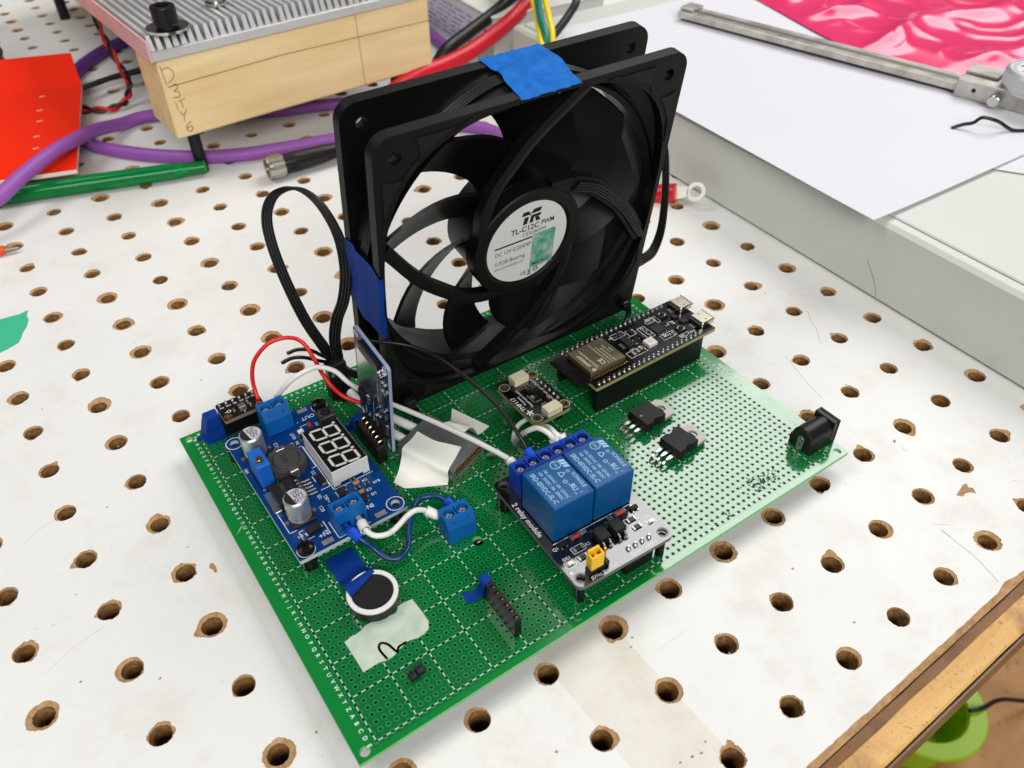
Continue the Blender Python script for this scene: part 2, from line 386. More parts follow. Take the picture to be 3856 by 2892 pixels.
def marks():
    bare = mat("bare brown spot", (178, 142, 104), .95, vary=(500, (150, 114, 78), .2)); scr = mat("dark scratch", (146, 134, 118), .9)
    def loc(q): x, y = q[0] - 34.97, q[1] + 3.84; c, s_ = math.cos(RAD(-1.311)), math.sin(RAD(-1.311)); return (c * x - s_ * y, s_ * x + c * y)
    for P_ in ([(-9.9, 94.9), (-8.9, 94.5), (-8.6, 92.5), (-8.9, 90.3), (-9.8, 90.3), (-10.0, 92.2), (-10.7, 93.2)], [(229.8, -30.6), (231.5, -31.1), (230.2, -32.4), (231.4, -33.6), (229.9, -35.9), (228.7, -34.3), (226.7, -33.6), (224.7, -34.0), (223.2, -32.2), (225.9, -31.6)], [(228.6, -1.3), (229.2, -2.0), (228.4, -2.8), (227.1, -2.6)]):
        m = M(); Q = [loc(q) for q in P_]; m.add([(x, y, .02) for x, y in Q], [tuple(range(len(Q)))[::-1]]); obj("bare_spot", m, bare, TABLE)
    r = random.Random(31)
    for q in ((-13.7, 106.1), (-36.8, 62.5), (-50.4, 108.4), (-56.9, 75.2), (-32.0, 140.8), (86.5, -11.2), (89.1, -8.8), (84.2, -45.8), (78.3, -46.8), (74.3, -46.1), (81, -47.5), (110, -30), (150, -45), (20, -30), (-5, 20), (-60, 40), (240, 30), (262, 95), (150, -20), (48, -24), (-70, 190), (-40, 210), (20, 190), (-20, 170)):
        m = M(); x, y = loc(q); k = r.randint(5, 8); m.add([(x + r.uniform(.25, .75) * math.cos(6.283 * i / k), y + r.uniform(.2, .5) * math.sin(6.283 * i / k), .02) for i in range(k)], [tuple(range(k))]); obj("speck", m, bare if r.random() < .5 else scr, TABLE)
    for P_, wd in (([(204.9, -38.9), (204.7, -41.8)], .5), ([(204.7, -41.8), (204.0, -51.8), (203.0, -56.1), (201.2, -62.2)], .28), ([(204.7, -35.4), (209.1, -38.9)], .16), ([(227.8, -5.7), (227.8, -8.5)], .25), ([(233.6, 57.0), (230.7, 48.8), (227.3, 39.2), (225.2, 30.2)], .2), ([(267.2, 73.7), (262.9, 68.3), (259.9, 62.5), (253.3, 54.5)], .2), ([(-60.8, 140.5), (-54.2, 144.2), (-47.8, 145.9)], .12), ([(-65.2, 84.1), (-55.8, 88.5), (-45.0, 90.6)], .1)):
        m = M(); m.strip([tuple(loc((v.x, v.y))) for v in spline([(a, b, 0) for a, b in P_], 4)], wd * .7, .022); obj("scratch", m, scr, TABLE)
marks()
def floor():
    planks = worn_wood("worn floor boards", (150, 102, 52), (190, 142, 84), (120, 84, 48), 7, (.5, 2.2, 1), .6)
    m = M(); m.box(-1500, 3200, -2500, 2500, -640, -620)
    o = obj("floor", m, planks, at=(0, 0, 0)); o["label"] = "brown worn wooden floor below the table edge"; return structure(o)
floor()
lime = mat("lime green plastic", (152, 190, 28), .4)
def bowl():
    m = M()
    m.lathe([(0, -617), (30, -617), (34, -614), (39, -560), (39, -560), (41, -557), (56, -556), (57.5, -558), (57, -562), (44, -563), (38, -619), (0, -619.5)], 48, None, True, 536, 0)
    o = obj("bowl", m, lime, origin=(536, 0, -619)); tag(o, "lime green plastic bowl with wide rim on the floor below the table edge", "bowl")
    k = M(); k.tube([(560, -30, -553), (575, -36, -554), (610, -40, -570), (680, -60, -616), (760, -90, -617)], 2.2, 8)
    tag(obj("cable", k, mat("black rubber", (16, 16, 17), .5), origin=(560, -30, -553)), "thin black cable lying over the rim of the lime green bowl", "cable")
bowl()

# ------------------------------------------------------------------ perforated circuit board
def green_board(name="green solder mask", c0=(0, 98, 46), c1=(0, 110, 52)):
    m = bpy.data.materials.new(name); m.use_nodes = True; nt = m.node_tree; n = nt.nodes; L = nt.links
    b = n["Principled BSDF"]; tc = n.new("ShaderNodeTexCoord")
    t = n.new("ShaderNodeTexNoise"); t.inputs["Scale"].default_value = 16; t.inputs["Detail"].default_value = 3; L.new(tc.outputs["Object"], t.inputs["Vector"])
    r = n.new("ShaderNodeValToRGB"); e = r.color_ramp.elements; e[0].position = .3; e[1].position = .7
    e[0].color = (*lin(c0), 1); e[1].color = (*lin(c1), 1); L.new(t.outputs[0], r.inputs[0]); L.new(r.outputs[0], b.inputs["Base Color"])
    b.inputs["Roughness"].default_value = .12; b.inputs["Specular IOR Level"].default_value = 1.0; b.inputs["IOR"].default_value = 1.58
    t2 = n.new("ShaderNodeTexNoise"); t2.inputs["Scale"].default_value = 45; t2.inputs["Detail"].default_value = 4; L.new(tc.outputs["Object"], t2.inputs["Vector"])
    mr = n.new("ShaderNodeMapRange"); mr.inputs[1].default_value = .35; mr.inputs[2].default_value = .7; mr.inputs[3].default_value = .07; mr.inputs[4].default_value = .16
    L.new(t2.outputs[0], mr.inputs[0]); L.new(mr.outputs[0], b.inputs["Roughness"])
    t3 = n.new("ShaderNodeTexNoise"); t3.inputs["Scale"].default_value = 28; t3.inputs["Detail"].default_value = 2; L.new(tc.outputs["Object"], t3.inputs["Vector"])
    bp = n.new("ShaderNodeBump"); bp.inputs["Strength"].default_value = .05; bp.inputs["Distance"].default_value = .001
    L.new(t3.outputs[0], bp.inputs["Height"]); L.new(bp.outputs[0], b.inputs["Normal"])
    return m
mask = green_board()
margin = green_board("green mask without copper", (0, 120, 48), (0, 130, 54))
pad_m = mat("masked pad", (22, 136, 70), .14, spec=.9)
hole_m = mat("plated hole wall", (74, 88, 48), .6)
fr4 = mat("board edge fibreglass", (120, 178, 120), .5)
silk = mat("white silkscreen", (226, 236, 226), .5)
black_plastic = mat("black plastic", (17, 17, 18), .42, spec=.4, bump=(1500, .15, .0001))
X0, Y0, PI_, NC, NR = 6.74, 3.26, 2.54, 74, 57
COLS = [0] + list(range(5, 71, 5)) + [73]; ROWS = [0] + list(range(6, 57, 5))
BIG = [(91.4, 74.4), (66.4, 44.4)]
def perfboard():
    t = thing("perforated_board", "large green perforated circuit board carrying the fan and modules", "circuit board", (0, 0, 0))
    m = M(); n = 8; gx0, gx1 = X0 - PI_ / 2, X0 + (NC - .5) * PI_; gy0, gy1 = Y0 - PI_ / 2, Y0 + (NR - .5) * PI_
    skip = {}
    for k, (bx, by) in enumerate(BIG):
        i0, i1 = math.floor((bx - 2.1 - gx0) / PI_), math.floor((bx + 2.1 - gx0) / PI_); j0, j1 = math.floor((by - 2.1 - gy0) / PI_), math.floor((by + 2.1 - gy0) / PI_)
        for i in range(i0, i1 + 1):
            for j in range(j0, j1 + 1): skip[i, j] = 1
        m.plate(rect(gx0 + i0 * PI_, gx0 + (i1 + 1) * PI_, gy0 + j0 * PI_, gy0 + (j1 + 1) * PI_), [circ(bx, by, 1.95, 24)], -1.6, 0, mi=0, bottom=False, wall=3)
    cs = [(math.cos(2 * math.pi * (k + .5) / n), math.sin(2 * math.pi * (k + .5) / n)) for k in range(n)]
    sqd = [(c * PI_ / 2 / max(abs(c), abs(s_)), s_ * PI_ / 2 / max(abs(c), abs(s_))) for c, s_ in cs]
    F0 = [(k, (k + 1) % n, n + (k + 1) % n, n + k) for k in range(n)]; F1 = [(a + n, b + n, c + n, d + n) for a, b, c, d in F0]
    F2 = [(a + 2 * n, b + 2 * n, c + 2 * n, d + 2 * n) for a, b, c, d in F0]
    CF = [(4 * n + 0, 1, 0), (4 * n + 1, 3, 2), (4 * n + 2, 5, 4), (4 * n + 3, 7, 6)]
    h = PI_ / 2; cor = [(h, h), (-h, h), (-h, -h), (h, -h)]
    V, F, mi = m.v, m.f, m.mi
    for i in range(NC):
        for j in range(NR):
            if (i, j) in skip: continue
            cx, cy = X0 + i * PI_, Y0 + j * PI_; o = len(V)
            V += [(cx + x, cy + y, 0) for x, y in sqd] + [(cx + x * .93, cy + y * .93, 0) for x, y in cs] + [(cx + x * .55, cy + y * .55, 0) for x, y in cs] + [(cx + x * .55, cy + y * .55, -1.6) for x, y in cs] + [(cx + x, cy + y, 0) for x, y in cor]
            for L_, k in ((F0, 0), (CF, 0), (F1, 1), (F2, 2)):
                F += [tuple(q + o for q in f) for f in L_]; mi += [k] * len(L_)
    m.sm += [False] * (len(m.f) - len(m.sm))
    cor4 = [(2.9, 2.6), (197.1, 2.7), (2.9, 147.4), (197.1, 147.4)]
    # margin strips with the four mounting holes
    for (a, b, c, d) in ((0, gx0, 0, 150), (gx1, 200, 0, 150)):
        m.plate(rect(a, b, c, d), [circ(x, y, 1.5, 20) for x, y in cor4 if a < x < b], -1.6, 0, mi=4, bottom=True, wall=3)
    m.plate(rect(gx0, gx1, 0, gy0), [], -1.6, 0, mi=4, wall=3); m.plate(rect(gx0, gx1, gy1, 150), [], -1.6, 0, mi=4, wall=3)
    obj("board", m, [mask, pad_m, hole_m, fr4, margin], t)
    g = M(); z = .035
    for c in COLS:
        x = X0 + c * PI_
        for j in range(NR - 1):
            y = Y0 + (j + .5) * PI_; g.box(x - .11, x + .11, y - .62, y + .62, .004, z)
    for r_ in ROWS:
        y = Y0 + r_ * PI_
        for i in range(NC - 1):
            x = X0 + (i + .5) * PI_; g.box(x - .62, x + .62, y - .11, y + .11, .004, z)
    stuff(obj("grid_lines", g, silk, t))
    l = M()
    for k in range(57):
        ch = chr(65 + k % 26); y = Y0 + (56 - k) * PI_
        l.text(ch, 1.75, 4.55, y, z, -90, bold=.012); l.text(ch, 1.75, 195.4, y, z, -90, bold=.004)
    for i in range(NC):
        l.text("%02d" % (i + 1), 1.5, X0 + i * PI_, 148.15, z, 90, bold=.01)
    l.text("PY-15*20CM 2.54", 2.6, 197.6, 54, z, 90, sx=1.0, bold=.004)
    l.text("A0", 1.8, 5.2, 146.6, z, -90); l.text("D", 1.6, 193.9, 5.2, z, -90)
    obj("lettering", l, silk, t)
    f = M()
    for x, y in ((16.5, 67.6), (48.5, 127), (49.2, 69), (82, 51.8), (112, 6), (150, 90), (190, 90), (10, 10), (60, 20), (130, 20), (185, 20), (20, 140), (190, 140)):
        f.cyl(x, y, 2.6, -8.98, -1.62, 12)
    stuff(obj("screw_feet", f, black_plastic, t))
    # scratch in the coating and blobs of flux residue near the right corner
    s_ = M(); rr = random.Random(4)
    s_.add([(1.0, 93.2, .02), (3.2, 95.6, .02), (5.2, 96.9, .02), (3.4, 95.2, .02)], [(0, 3, 2, 1)])
    obj("scratch", s_, mat("scratched mask", (150, 200, 180), .6), t)
    fl = M()
    for _ in range(150):
        x, y = 162.5 + rr.gauss(0, 3.6), 8.6 + rr.gauss(0, 1.5); r_ = rr.uniform(.1, .42)
        if y > 1.5: fl.lathe([(0, .10), (r_ * .6, .09), (r_, .01)], 7, cx=x, cy=y)
    for x, y in ((143, 4.4), (136, 4.2), (142.4, 5.4), (125.5, 8)):
        for _ in range(5):
            r_ = rr.uniform(.2, .5); fl.lathe([(0, .10), (r_ * .6, .09), (r_, .01)], 7, cx=x + rr.gauss(0, .7), cy=y + rr.gauss(0, .5))
    stuff(obj("flux_residue", fl, mat("flux residue", (0, 74, 44), .55, spec=.2), t))
    return t
perfboard()
# ------------------------------------------------------------------ cooling fan
def into(parent):
    """matrix that takes board-frame millimetres into the parent's own frame"""
    Mx = Matrix.LocRotScale(Vector(parent.location) * 1000 - Vector((0, 0, ZB)), parent.rotation_euler, None)
    return Mx.inverted()

fan_black = mat("matt black fan plastic", (10, 10, 10), .5, spec=.3, bump=(2600, .35, .00012), rvary=(30, .06))
blade_black = mat("satin black blade", (8, 8, 9), .42, spec=.28)
wire_black = mat("black wire", (15, 15, 16), .36, spec=.5)
tie_black = mat("black nylon", (14, 14, 15), .3, spec=.5)
label_white = mat("sticker paper", (214, 216, 212), .45)
ink = mat("black ink", (18, 18, 20), .6)
blue_tape = mat("blue crepe tape", (0, 88, 172), .7, spec=.2, vary=(300, (14, 108, 196), .2), bump=(700, .5, .0002), coords='Object')
blue_tape_dark = mat("deep blue tape", (0, 46, 124), .65, spec=.2, vary=(260, (2, 58, 144), .2), bump=(600, .5, .0002))

def ribbon(m, P, side, n=4, r=.62, k=8, sides=6):
    """flat cable of n parallel wires; side = one vector or a list of side vectors along the path"""
    P = spline(P, k)
    for w_ in range(n):
        off = (w_ - (n - 1) / 2) * r * 1.92; Q = []
        for i, p in enumerate(P):
            if isinstance(side, list):
                t = i / (len(P) - 1) * (len(side) - 1); a = min(int(t), len(side) - 2); sv = Vector(side[a]).lerp(Vector(side[a + 1]), t - a).normalized()
            else: sv = Vector(side).normalized()
            Q.append(p + sv * off)
        m.tube(Q, r, sides, sp=False)
    return m

def fan():
    t = thing("cooling_fan", "square black cooling fan standing upright on the green board", "fan", (130.66, 113.0, 2.2), -.78, rx=8.44, ry=-.38)
    FT = TR(0, 0, 60, rx=90)
    def sup(a, n=3., N=72): return [(a * math.copysign(abs(math.cos(q)) ** (2 / n), math.cos(q)), a * math.copysign(abs(math.sin(q)) ** (2 / n), math.sin(q))) for q in (2 * math.pi * i / N for i in range(N))]
    def polar(P, N=72):   # resample an outline evenly by angle, so outlines of different shape can be lofted
        out = []
        for i in range(N):
            a = 2 * math.pi * i / N; out.append(a)
        return out
    holes = [circ(x, y, 2.15, 14) for x in (-52.5, 52.5) for y in (-52.5, 52.5)]
    f = M(); f.T = FT
    outer = rrect(-60, 60, -60, 60, 6.5, 7); outer_i = rrect(-59.6, 59.6, -59.6, 59.6, 6.1, 7)
    def srad(a, R=58.2, n=3.): return R / (abs(math.cos(a)) ** n + abs(math.sin(a)) ** n) ** (1 / n)
    N = 96; op = [(srad(2 * math.pi * i / N) * math.cos(2 * math.pi * i / N), srad(2 * math.pi * i / N) * math.sin(2 * math.pi * i / N)) for i in range(N)]
    cb = circ(0, 0, 57.2, N); cbk = circ(0, 0, 58.2, N)
    f.plate(outer, [op] + holes, -4.2, 0); f.plate(outer, [cbk] + holes, -25, -20.8)
    # funnel from the flared mouth to the round barrel, then the barrel inside and out
    def loft(A, za, B, zb, sm=True): f.add([(x, y, za) for x, y in A] + [(x, y, zb) for x, y in B], [(i, (i + 1) % N, N + (i + 1) % N, N + i) for i in range(N)], sm)
    loft(op, -4.2, cb, -7.5); loft(cb, -7.5, cb, -19); loft(cb, -19, cbk, -25)
    f.lathe([(59.2, -21), (59.2, -4)], N)
    obj("frame", f, fan_black, t)
    for sx, sy in ((1, 1), (-1, 1), (-1, -1), (1, -1)):
        pd = M(); pd.T = FT @ Matrix.Rotation({(1, 1): 0, (-1, 1): math.pi / 2, (-1, -1): math.pi, (1, -1): -math.pi / 2}[sx, sy], 4, 'Z')
        arc = [(52.5 + 8.2 * math.cos(RAD(a)), 52.5 + 8.2 * math.sin(RAD(a))) for a in (145, 165, 190, 215, 240, 265, 290, 305)]
        inn = [(srad(RAD(a), 60.2) * math.cos(RAD(a)), srad(RAD(a), 60.2) * math.sin(RAD(a))) for a in range(24, 67, 4)]
        poly = [(57.2, 25), (57.2, 44)] + arc[::-1] + [(44, 57.2), (25, 57.2)] + inn[::-1]
        pd.plate(poly, [], -.5, .35); obj("corner_pad", pd, mat("black rubber pad", (8, 8, 9), .6), t)
    # four curved arms carrying the motor plate
    prof = [(21, 8), (26, -14), (31, -31), (36, -46), (42, -57), (48, -66), (54, -73), (60, -78)]
    for k, a0 in enumerate((150, 60, -30, 240)):
        cl = spline([(r * math.cos(RAD(a0 + d)), r * math.sin(RAD(a0 + d)), 0) for r, d in prof], 5)
        wd = 2.15 if k != 1 else 3.2; A = []; B = []
        for i, p in enumerate(cl):
            d = (cl[min(i + 1, len(cl) - 1)] - cl[max(i - 1, 0)]).normalized(); nn = Vector((-d.y, d.x, 0))
            A.append((p + nn * wd).xy); B.append((p - nn * wd).xy)
        s_ = M(); s_.T = FT; n = len(A)
        for z0, z1, q in ((-5.2, -.8, 0),):
            V = [(x, y, z1 - .5) for x, y in A] + [(p.x, p.y, z1) for p in cl] + [(x, y, z1 - .5) for x, y in B] + [(x, y, z0) for x, y in B] + [(x, y, z0) for x, y in A]
            F = [(b * n + i, b * n + i + 1, ((b + 1) % 5) * n + i + 1, ((b + 1) % 5) * n + i) for b in range(5) for i in range(n - 1)]
            s_.add(V, [x[::-1] for x in F], False)
        arm = obj("motor_arm", s_, fan_black, t)
        if k == 1:
            c = M(); c.T = FT
            for w_ in range(4):
                pts = []
                for r, d in prof[1:]:
                    rr = r + (w_ - 1.5) * 1.15; pts.append((rr * math.cos(RAD(a0 + d)), rr * math.sin(RAD(a0 + d)), -.3))
                c.tube(pts, .6, 6)
            obj("arm_cable", c, wire_black, arm)
    hp = M(); hp.T = FT
    hp.lathe([(0, -7), (22.8, -7), (22.8, -7), (22.8, -1.2), (22.3, -.7), (18.6, -.7), (18.2, -1.0), (18.2, -1.0), (17.9, -1.6), (0, -1.6)], 64)
    obj("motor_plate", hp, fan_black, t)
    # round sticker with its print
    st = M(); st.T = FT; st.lathe([(0, -1.45), (17.4, -1.45), (17.45, -1.5), (17.4, -1.6)], 64)
    sticker = obj("sticker", st, label_white, t)
    p = M(); p.T = FT; z = -1.40
    def poly(pts): p.add([(x, y, z) for x, y in pts], [tuple(range(len(pts)))])
    for q in ([(-3.0, 12.4), (-2.3, 14.3), (.1, 14.3), (1.0, 13.3), (1.0, 12.4)], [(1.5, 12.6), (1.5, 13.2), (2.6, 14.6), (6.4, 14.6), (5.7, 12.6)], [(-2.2, 8.0), (-1.5, 11.6), (.5, 11.6), (-.2, 8.0)], [(.9, 8.0), (1.5, 11.8), (3.1, 11.8), (2.6, 8.0)], [(2.7, 10.4), (2.9, 11.8), (6.3, 11.8), (6.0, 10.4)], [(3.4, 10.3), (5.2, 10.3), (6.1, 8.0), (4.1, 8.0)], [(.6, 12.0), (.9, 12.5), (1.5, 12.5), (1.3, 12.0)]):
        poly([(x * .92 - .9, y * .86 + 1.7) for x, y in q])
    def fit(s_, x0, x1, y, size, bold=0.):
        w_ = max(v[0] for v in glyphs(s_, size, 'LEFT', bold)[0]); p.text(s_, size, x0, y, z, align='LEFT', bold=bold, sx=(x1 - x0) / w_)
    fit("TL-C12C", -7.7, 4.4, 6.5, 3.3, .02); fit("PWM", 5.3, 11, 6.8, 2.9, .02); fit("1550RPM", -2.7, 7.6, 3.8, 2.5, -.004)
    p.strip([(-14.0, 1.8), (1.6, 1.8)], .7, z)
    fit("DC 12V 0.20AMP", -14, 1.5, -1.1, 2.7); fit("S-FDB Bearing", -13.9, -.7, -5.4, 2.7); fit("www.thermalright.com", -13.9, -1.0, -7.9, 1.7)
    fit("CE", -2.0, .6, -14.6, 2.2, .012)
    p.strip([(1.4, -16.0), (2.8, -16.0)], .5, z); p.strip([(1.5, -13.7), (2.7, -15.3)], .22, z); p.strip([(2.7, -13.7), (1.5, -15.3)], .22, z); p.strip([(1.5, -13.6), (2.7, -13.6), (2.5, -15.2), (1.7, -15.2)], .2, z, closed=True)
    p.ring(4.9, -14.5, .8, 1.15, z, 16); p.strip([(4.2, -14.5), (5.6, -14.5)], .3, z)
    obj("sticker_print", p, ink, sticker)
    hg = M(); hg.T = FT; hg.plate(rrect(2.0, 12.3, -13.4, 2.7, .9, 3), [], -1.44, -1.36)
    hm = mat("holographic foil", (58, 168, 152), .35, metal=.25, vary=(330, (190, 204, 188), .14))
    foil = obj("hologram", hg, hm, sticker)
    hp2 = M(); hp2.T = FT; hp2.text("MS678621", 1.8, 7.1, -11.7, -1.34, bold=.014)
    obj("serial_print", hp2, ink, sticker)
    # rotor hub and nine swept blades
    hb = M(); hb.T = FT; hb.lathe([(0, -8), (19.5, -8), (21, -9.2), (21, -9.2), (21, -22.8), (19.8, -24), (0, -24)], 48)
    rotor = obj("rotor_hub", hb, blade_black, t)
    NR_, ND = 12, 7; proto = None
    for b in range(9):
        a0 = 162 + 40 * b
        if proto is None:
            bl = M(); G = []
            for i in range(NR_ + 1):
                u = i / NR_; r = 20.4 + u * 34.8; row = []
                for j in range(ND + 1):
                    w_ = j / ND; dep = 6.0 + 14.6 * w_ + .8 * u * (.5 - w_)
                    if i == NR_: dep = dep * .93 + 13 * .07
                    th = 39 * u ** 1.4 + (43 - 16 * u ** 1.5) * w_ - 2.5 * math.sin(math.pi * w_) * (1 - .6 * u)
                    row.append((r * math.cos(RAD(th)), r * math.sin(RAD(th)), -dep))
                G.append(row)
            bl.sheet(G, 1.2); me = bl
        bb = M(); bb.T = FT @ Matrix.Rotation(RAD(a0), 4, 'Z'); bb.add(me.v, me.f); bb.sm = list(me.sm); bb.mi = [0] * len(bb.f)
        if proto is None:
            proto = obj("blade", bb, blade_black, rotor)
        else:
            obj("blade", bb, blade_black, rotor)
    # flat lead running round the barrel, out at the right and into the big loop on the left
    c = M(); pts = []; sd = []
    for a, d in ((47, 7), (60, 10), (75, 12.5), (90, 13.2), (105, 13.2), (120, 12), (135, 11.5), (150, 11.5), (165, 12), (180, 13), (195, 14), (210, 14.5)):
        pts.append((60.1 * math.cos(RAD(a)), d, 60 + 60.1 * math.sin(RAD(a)))); sd.append((0, 1, 0))
    ribbon(c, pts, (0, 1, 0))
    obj("lead", c, wire_black, t)
    c = M(); c.T = into(t)
    ribbon(c, [(189, 113.6, 24), (197.9, 114.6, 24), (203.2, 114.3, 26.5), (207, 114.8, 35), (208, 115.6, 48), (206.5, 115.6, 62), (203.5, 115.6, 76), (197, 117, 92), (186, 119, 103), (176, 117, 108)], (.12, .9, .3))
    obj("lead", c, wire_black, t)
    c = M(); c.T = into(t)
    loop = [(82, 127, 12), (73, 131, 8), (66.5, 138.4, 8.5), (62.6, 142.6, 14), (60.2, 144.8, 21), (57, 149, 32), (54.3, 152.6, 48), (52.6, 153.9, 64), (52.6, 152.6, 76), (55.4, 150.2, 84), (59.5, 145.6, 88), (63.4, 141, 88), (66.6, 136.8, 84), (69, 133.2, 76), (69.6, 130.8, 68), (68.6, 129.4, 58), (67.2, 132.6, 46), (65.2, 137, 36), (63.6, 139, 26), (63.4, 139, 17)]
    sides = [(.2, -.6, .9), (.2, -.6, .9), (.5, -.6, .6), (.8, -.5, .3), (.8, -.5, .2), (.8, -.6, .1), (.7, -.7, 0), (.6, -.8, 0), (.5, -.85, .1), (.5, -.85, .2), (.5, -.85, .2), (.5, -.85, .1), (.5, -.85, .0), (.5, -.8, -.1), (.55, -.8, -.1), (.6, -.8, 0), (.6, -.8, 0), (.7, -.7, 0), (.7, -.7, 0), (.7, -.7, 0)]
    ribbon(c, loop, sides, k=6)
    obj("lead_loop", c, wire_black, t)
    return t
FAN = fan()

def tape_sheet(G, th=.16): 
    m = M(); m.sheet(G, th); return m
def fan_tape():
    r = random.Random(9); G = []
    for i in range(15):
        u = i / 14; row = []
        for j in range(13):
            v = j / 12
            x = -8.6 + 23.2 * u + (1.6 * math.sin(v * 5) * .4 if i in (0, 14) else 0) + (r.uniform(-.25, .25) if j in (0, 12) else 0) + 1.2 * (.5 - v) * (1 if i == 14 else 0)
            y = 25.6 - 26.4 * v + (r.uniform(-.35, .35) if j in (0, 12) else 0)
            z = 120.4 + 1.15 * math.exp(-((y - 13) / 2.8) ** 2) + .28 * math.sin(v * 19 + u * 2) * math.sin(math.pi * v) - (.5 if j == 12 else 0)
            row.append((x, y, z))
        G.append(row)
    m = tape_sheet([list(x) for x in zip(*G)][::1]); 
    T = into(FAN).inverted(); mm = M(); mm.T = T; mm.add(m.v, m.f); mm.sm = m.sm
    tag(obj("tape", mm, blue_tape, origin=tuple(T @ Vector((3, 13, 120)))), "blue masking tape across the top edge of the black fan", "tape")
    G = []
    for i in range(15):
        u = i / 14; row = []
        for j in range(13):
            v = j / 12; y = 24.8 - 25.6 * v
            z = 60 + 9.5 - 26.5 * u + (.8 - 3.5 * u) * (0) + (r.uniform(-.3, .3) if i in (0, 14) else 0) + (1.8 * math.sin(v * 3.1) if i == 0 else -1.8 * math.sin(v * 3.1) if i == 14 else 0)
            x = -60.35 - .8 * math.exp(-((y - 13.5) / 2.8) ** 2) - .3 * math.sin(u * 9 + v * 3) * math.sin(math.pi * v) * u
            row.append((x, y, z))
        G.append(row)
    # folds round the front flange
    for i, row in enumerate(G): row += [(-59.2 + .3 * math.sin(i * .7), -.4, row[-1][2] - .2)]
    m = tape_sheet([list(x) for x in zip(*G)]); mm = M(); mm.T = T; mm.add(m.v, m.f); mm.sm = m.sm
    tag(obj("tape", mm, blue_tape_dark, origin=tuple(T @ Vector((-60, 13, 55)))), "dark blue tape holding the flat lead against the fan's left side", "tape")
fan_tape()

def cable_tie(label, x):
    m = M(); r = 1.25
    P = spline([(x - .5, 116, 10.5), (x - .6, 111, 12), (x - 1.0, 106.2, 12.6), (x - .7, 104.2, 9.5), (x + .3, 105.2, 4.5), (x + .9, 107, .2)], 6); G = []
    for i, p in enumerate(P):
        d = (P[min(i + 1, len(P) - 1)] - P[max(i - 1, 0)]).normalized(); G.append([p + Vector((-r, 0, 0)), p + Vector((r, 0, 0))])
    m.sheet(G, 1.0); m.box(x - 3.2, x + 1.0, 104.6, 108.4, 9.2, 12.4, .4)
    tag(obj("cable_tie", m, tie_black, origin=(x, 106, 0)), label, "cable tie", "cable ties holding the fan to the board")
cable_tie("black cable tie at the fan's lower left corner, by the silver connector", 77.8)
cable_tie("black cable tie at the fan's lower right corner, beside the microcontroller board", 183.6)
# ------------------------------------------------------------------ shared electronics materials and small components
solder = mat("solder", (190, 190, 188), .28, metal=.9, bump=(900, .3, .0002))
tin = mat("tinned steel", (196, 196, 192), .25, metal=1., rvary=(120, .06))
alu = mat("brushed aluminium can", (212, 214, 216), .38, metal=.85)
gold = mat("gold plating", (196, 150, 66), .3, metal=1.)
brass = mat("brass screw", (206, 160, 78), .25, metal=1.)
bare_pad = mat("bare pad", (168, 158, 150), .4, metal=.6)
ic_black = mat("moulded package", (22, 22, 23), .55, spec=.35, bump=(1500, .2, .0001))
hdr_black = mat("header black", (14, 14, 14), .38, spec=.4)
pcb_blue = mat("blue solder mask", (0, 52, 112), .25, spec=.4, vary=(60, (0, 58, 124), .25))
pcb_blue_dark = mat("dark blue solder mask", (3, 26, 84), .2, spec=.55)
pcb_black = mat("black solder mask", (11, 11, 12), .13, spec=1.0, ior=1.6)
pcb_edge = mat("pale board edge", (188, 196, 198), .6)
pcb_edge_y = mat("yellowish board edge", (150, 144, 92), .6)
silk2 = mat("module silkscreen", (225, 228, 228), .55)
term_blue = mat("terminal blue", (4, 92, 166), .42, spec=.4)
term_deep = mat("terminal deep blue", (2, 58, 166), .4, spec=.4)
relay_blue = mat("relay case blue", (2, 80, 138), .36, spec=.4, vary=(40, (0, 74, 130), .2))
relay_ink = mat("pale blue print", (150, 196, 222), .6)
cap_plastic = mat("capacitor base", (22, 22, 22), .5)
body_brown = mat("ceramic capacitor", (176, 128, 92), .5)
res_body = mat("chip resistor", (24, 26, 30), .4)
glass_red = mat("glass diode", (190, 62, 40), .2)
white_plastic = mat("white plastic", (218, 220, 218), .42)
cream = mat("cream nylon connector", (222, 212, 182), .45)
nylon_black = mat("black nylon screw", (15, 15, 15), .2, spec=.5)

def B(name, parent, mats, *prims, T=None):
    m = M()
    if T is not None: m.T = T
    for p in prims:
        kw = p[-1] if isinstance(p[-1], dict) else {}
        getattr(m, p[0])(*(p[1:-1] if kw else p[1:]), **kw)
    return obj(name, m, mats, parent)

def resistor(t, x, y, z, rz=0, L=1.9, W_=1.1, body=None, name="resistor", h=.55):
    T = TR(x, y, z, rz)
    return B(name, t, [body or res_body, solder], ('box', -L / 2 + .35, L / 2 - .35, -W_ / 2, W_ / 2, 0, h, .05), ('box', -L / 2, -L / 2 + .34, -W_ / 2 - .03, W_ / 2 + .03, 0, h + .03, {'mi': 1}), ('box', L / 2 - .34, L / 2, -W_ / 2 - .03, W_ / 2 + .03, 0, h + .03, {'mi': 1}), T=T)
def sot(t, x, y, z, rz=0, W_=2.9, D=1.5, h=1.1, name="transistor"):
    T = TR(x, y, z, rz); m = M(); m.T = T; m.box(-W_ / 2, W_ / 2, -D / 2, D / 2, .1, h, .1)
    for a, b in ((-W_ * .32, -1), (W_ * .32, -1), (0, 1)): m.box(a - .22, a + .22, *sorted((b * D / 2, b * (D / 2 + .75))), 0, .3, mi=1)
    return obj(name, m, [ic_black, solder], t)
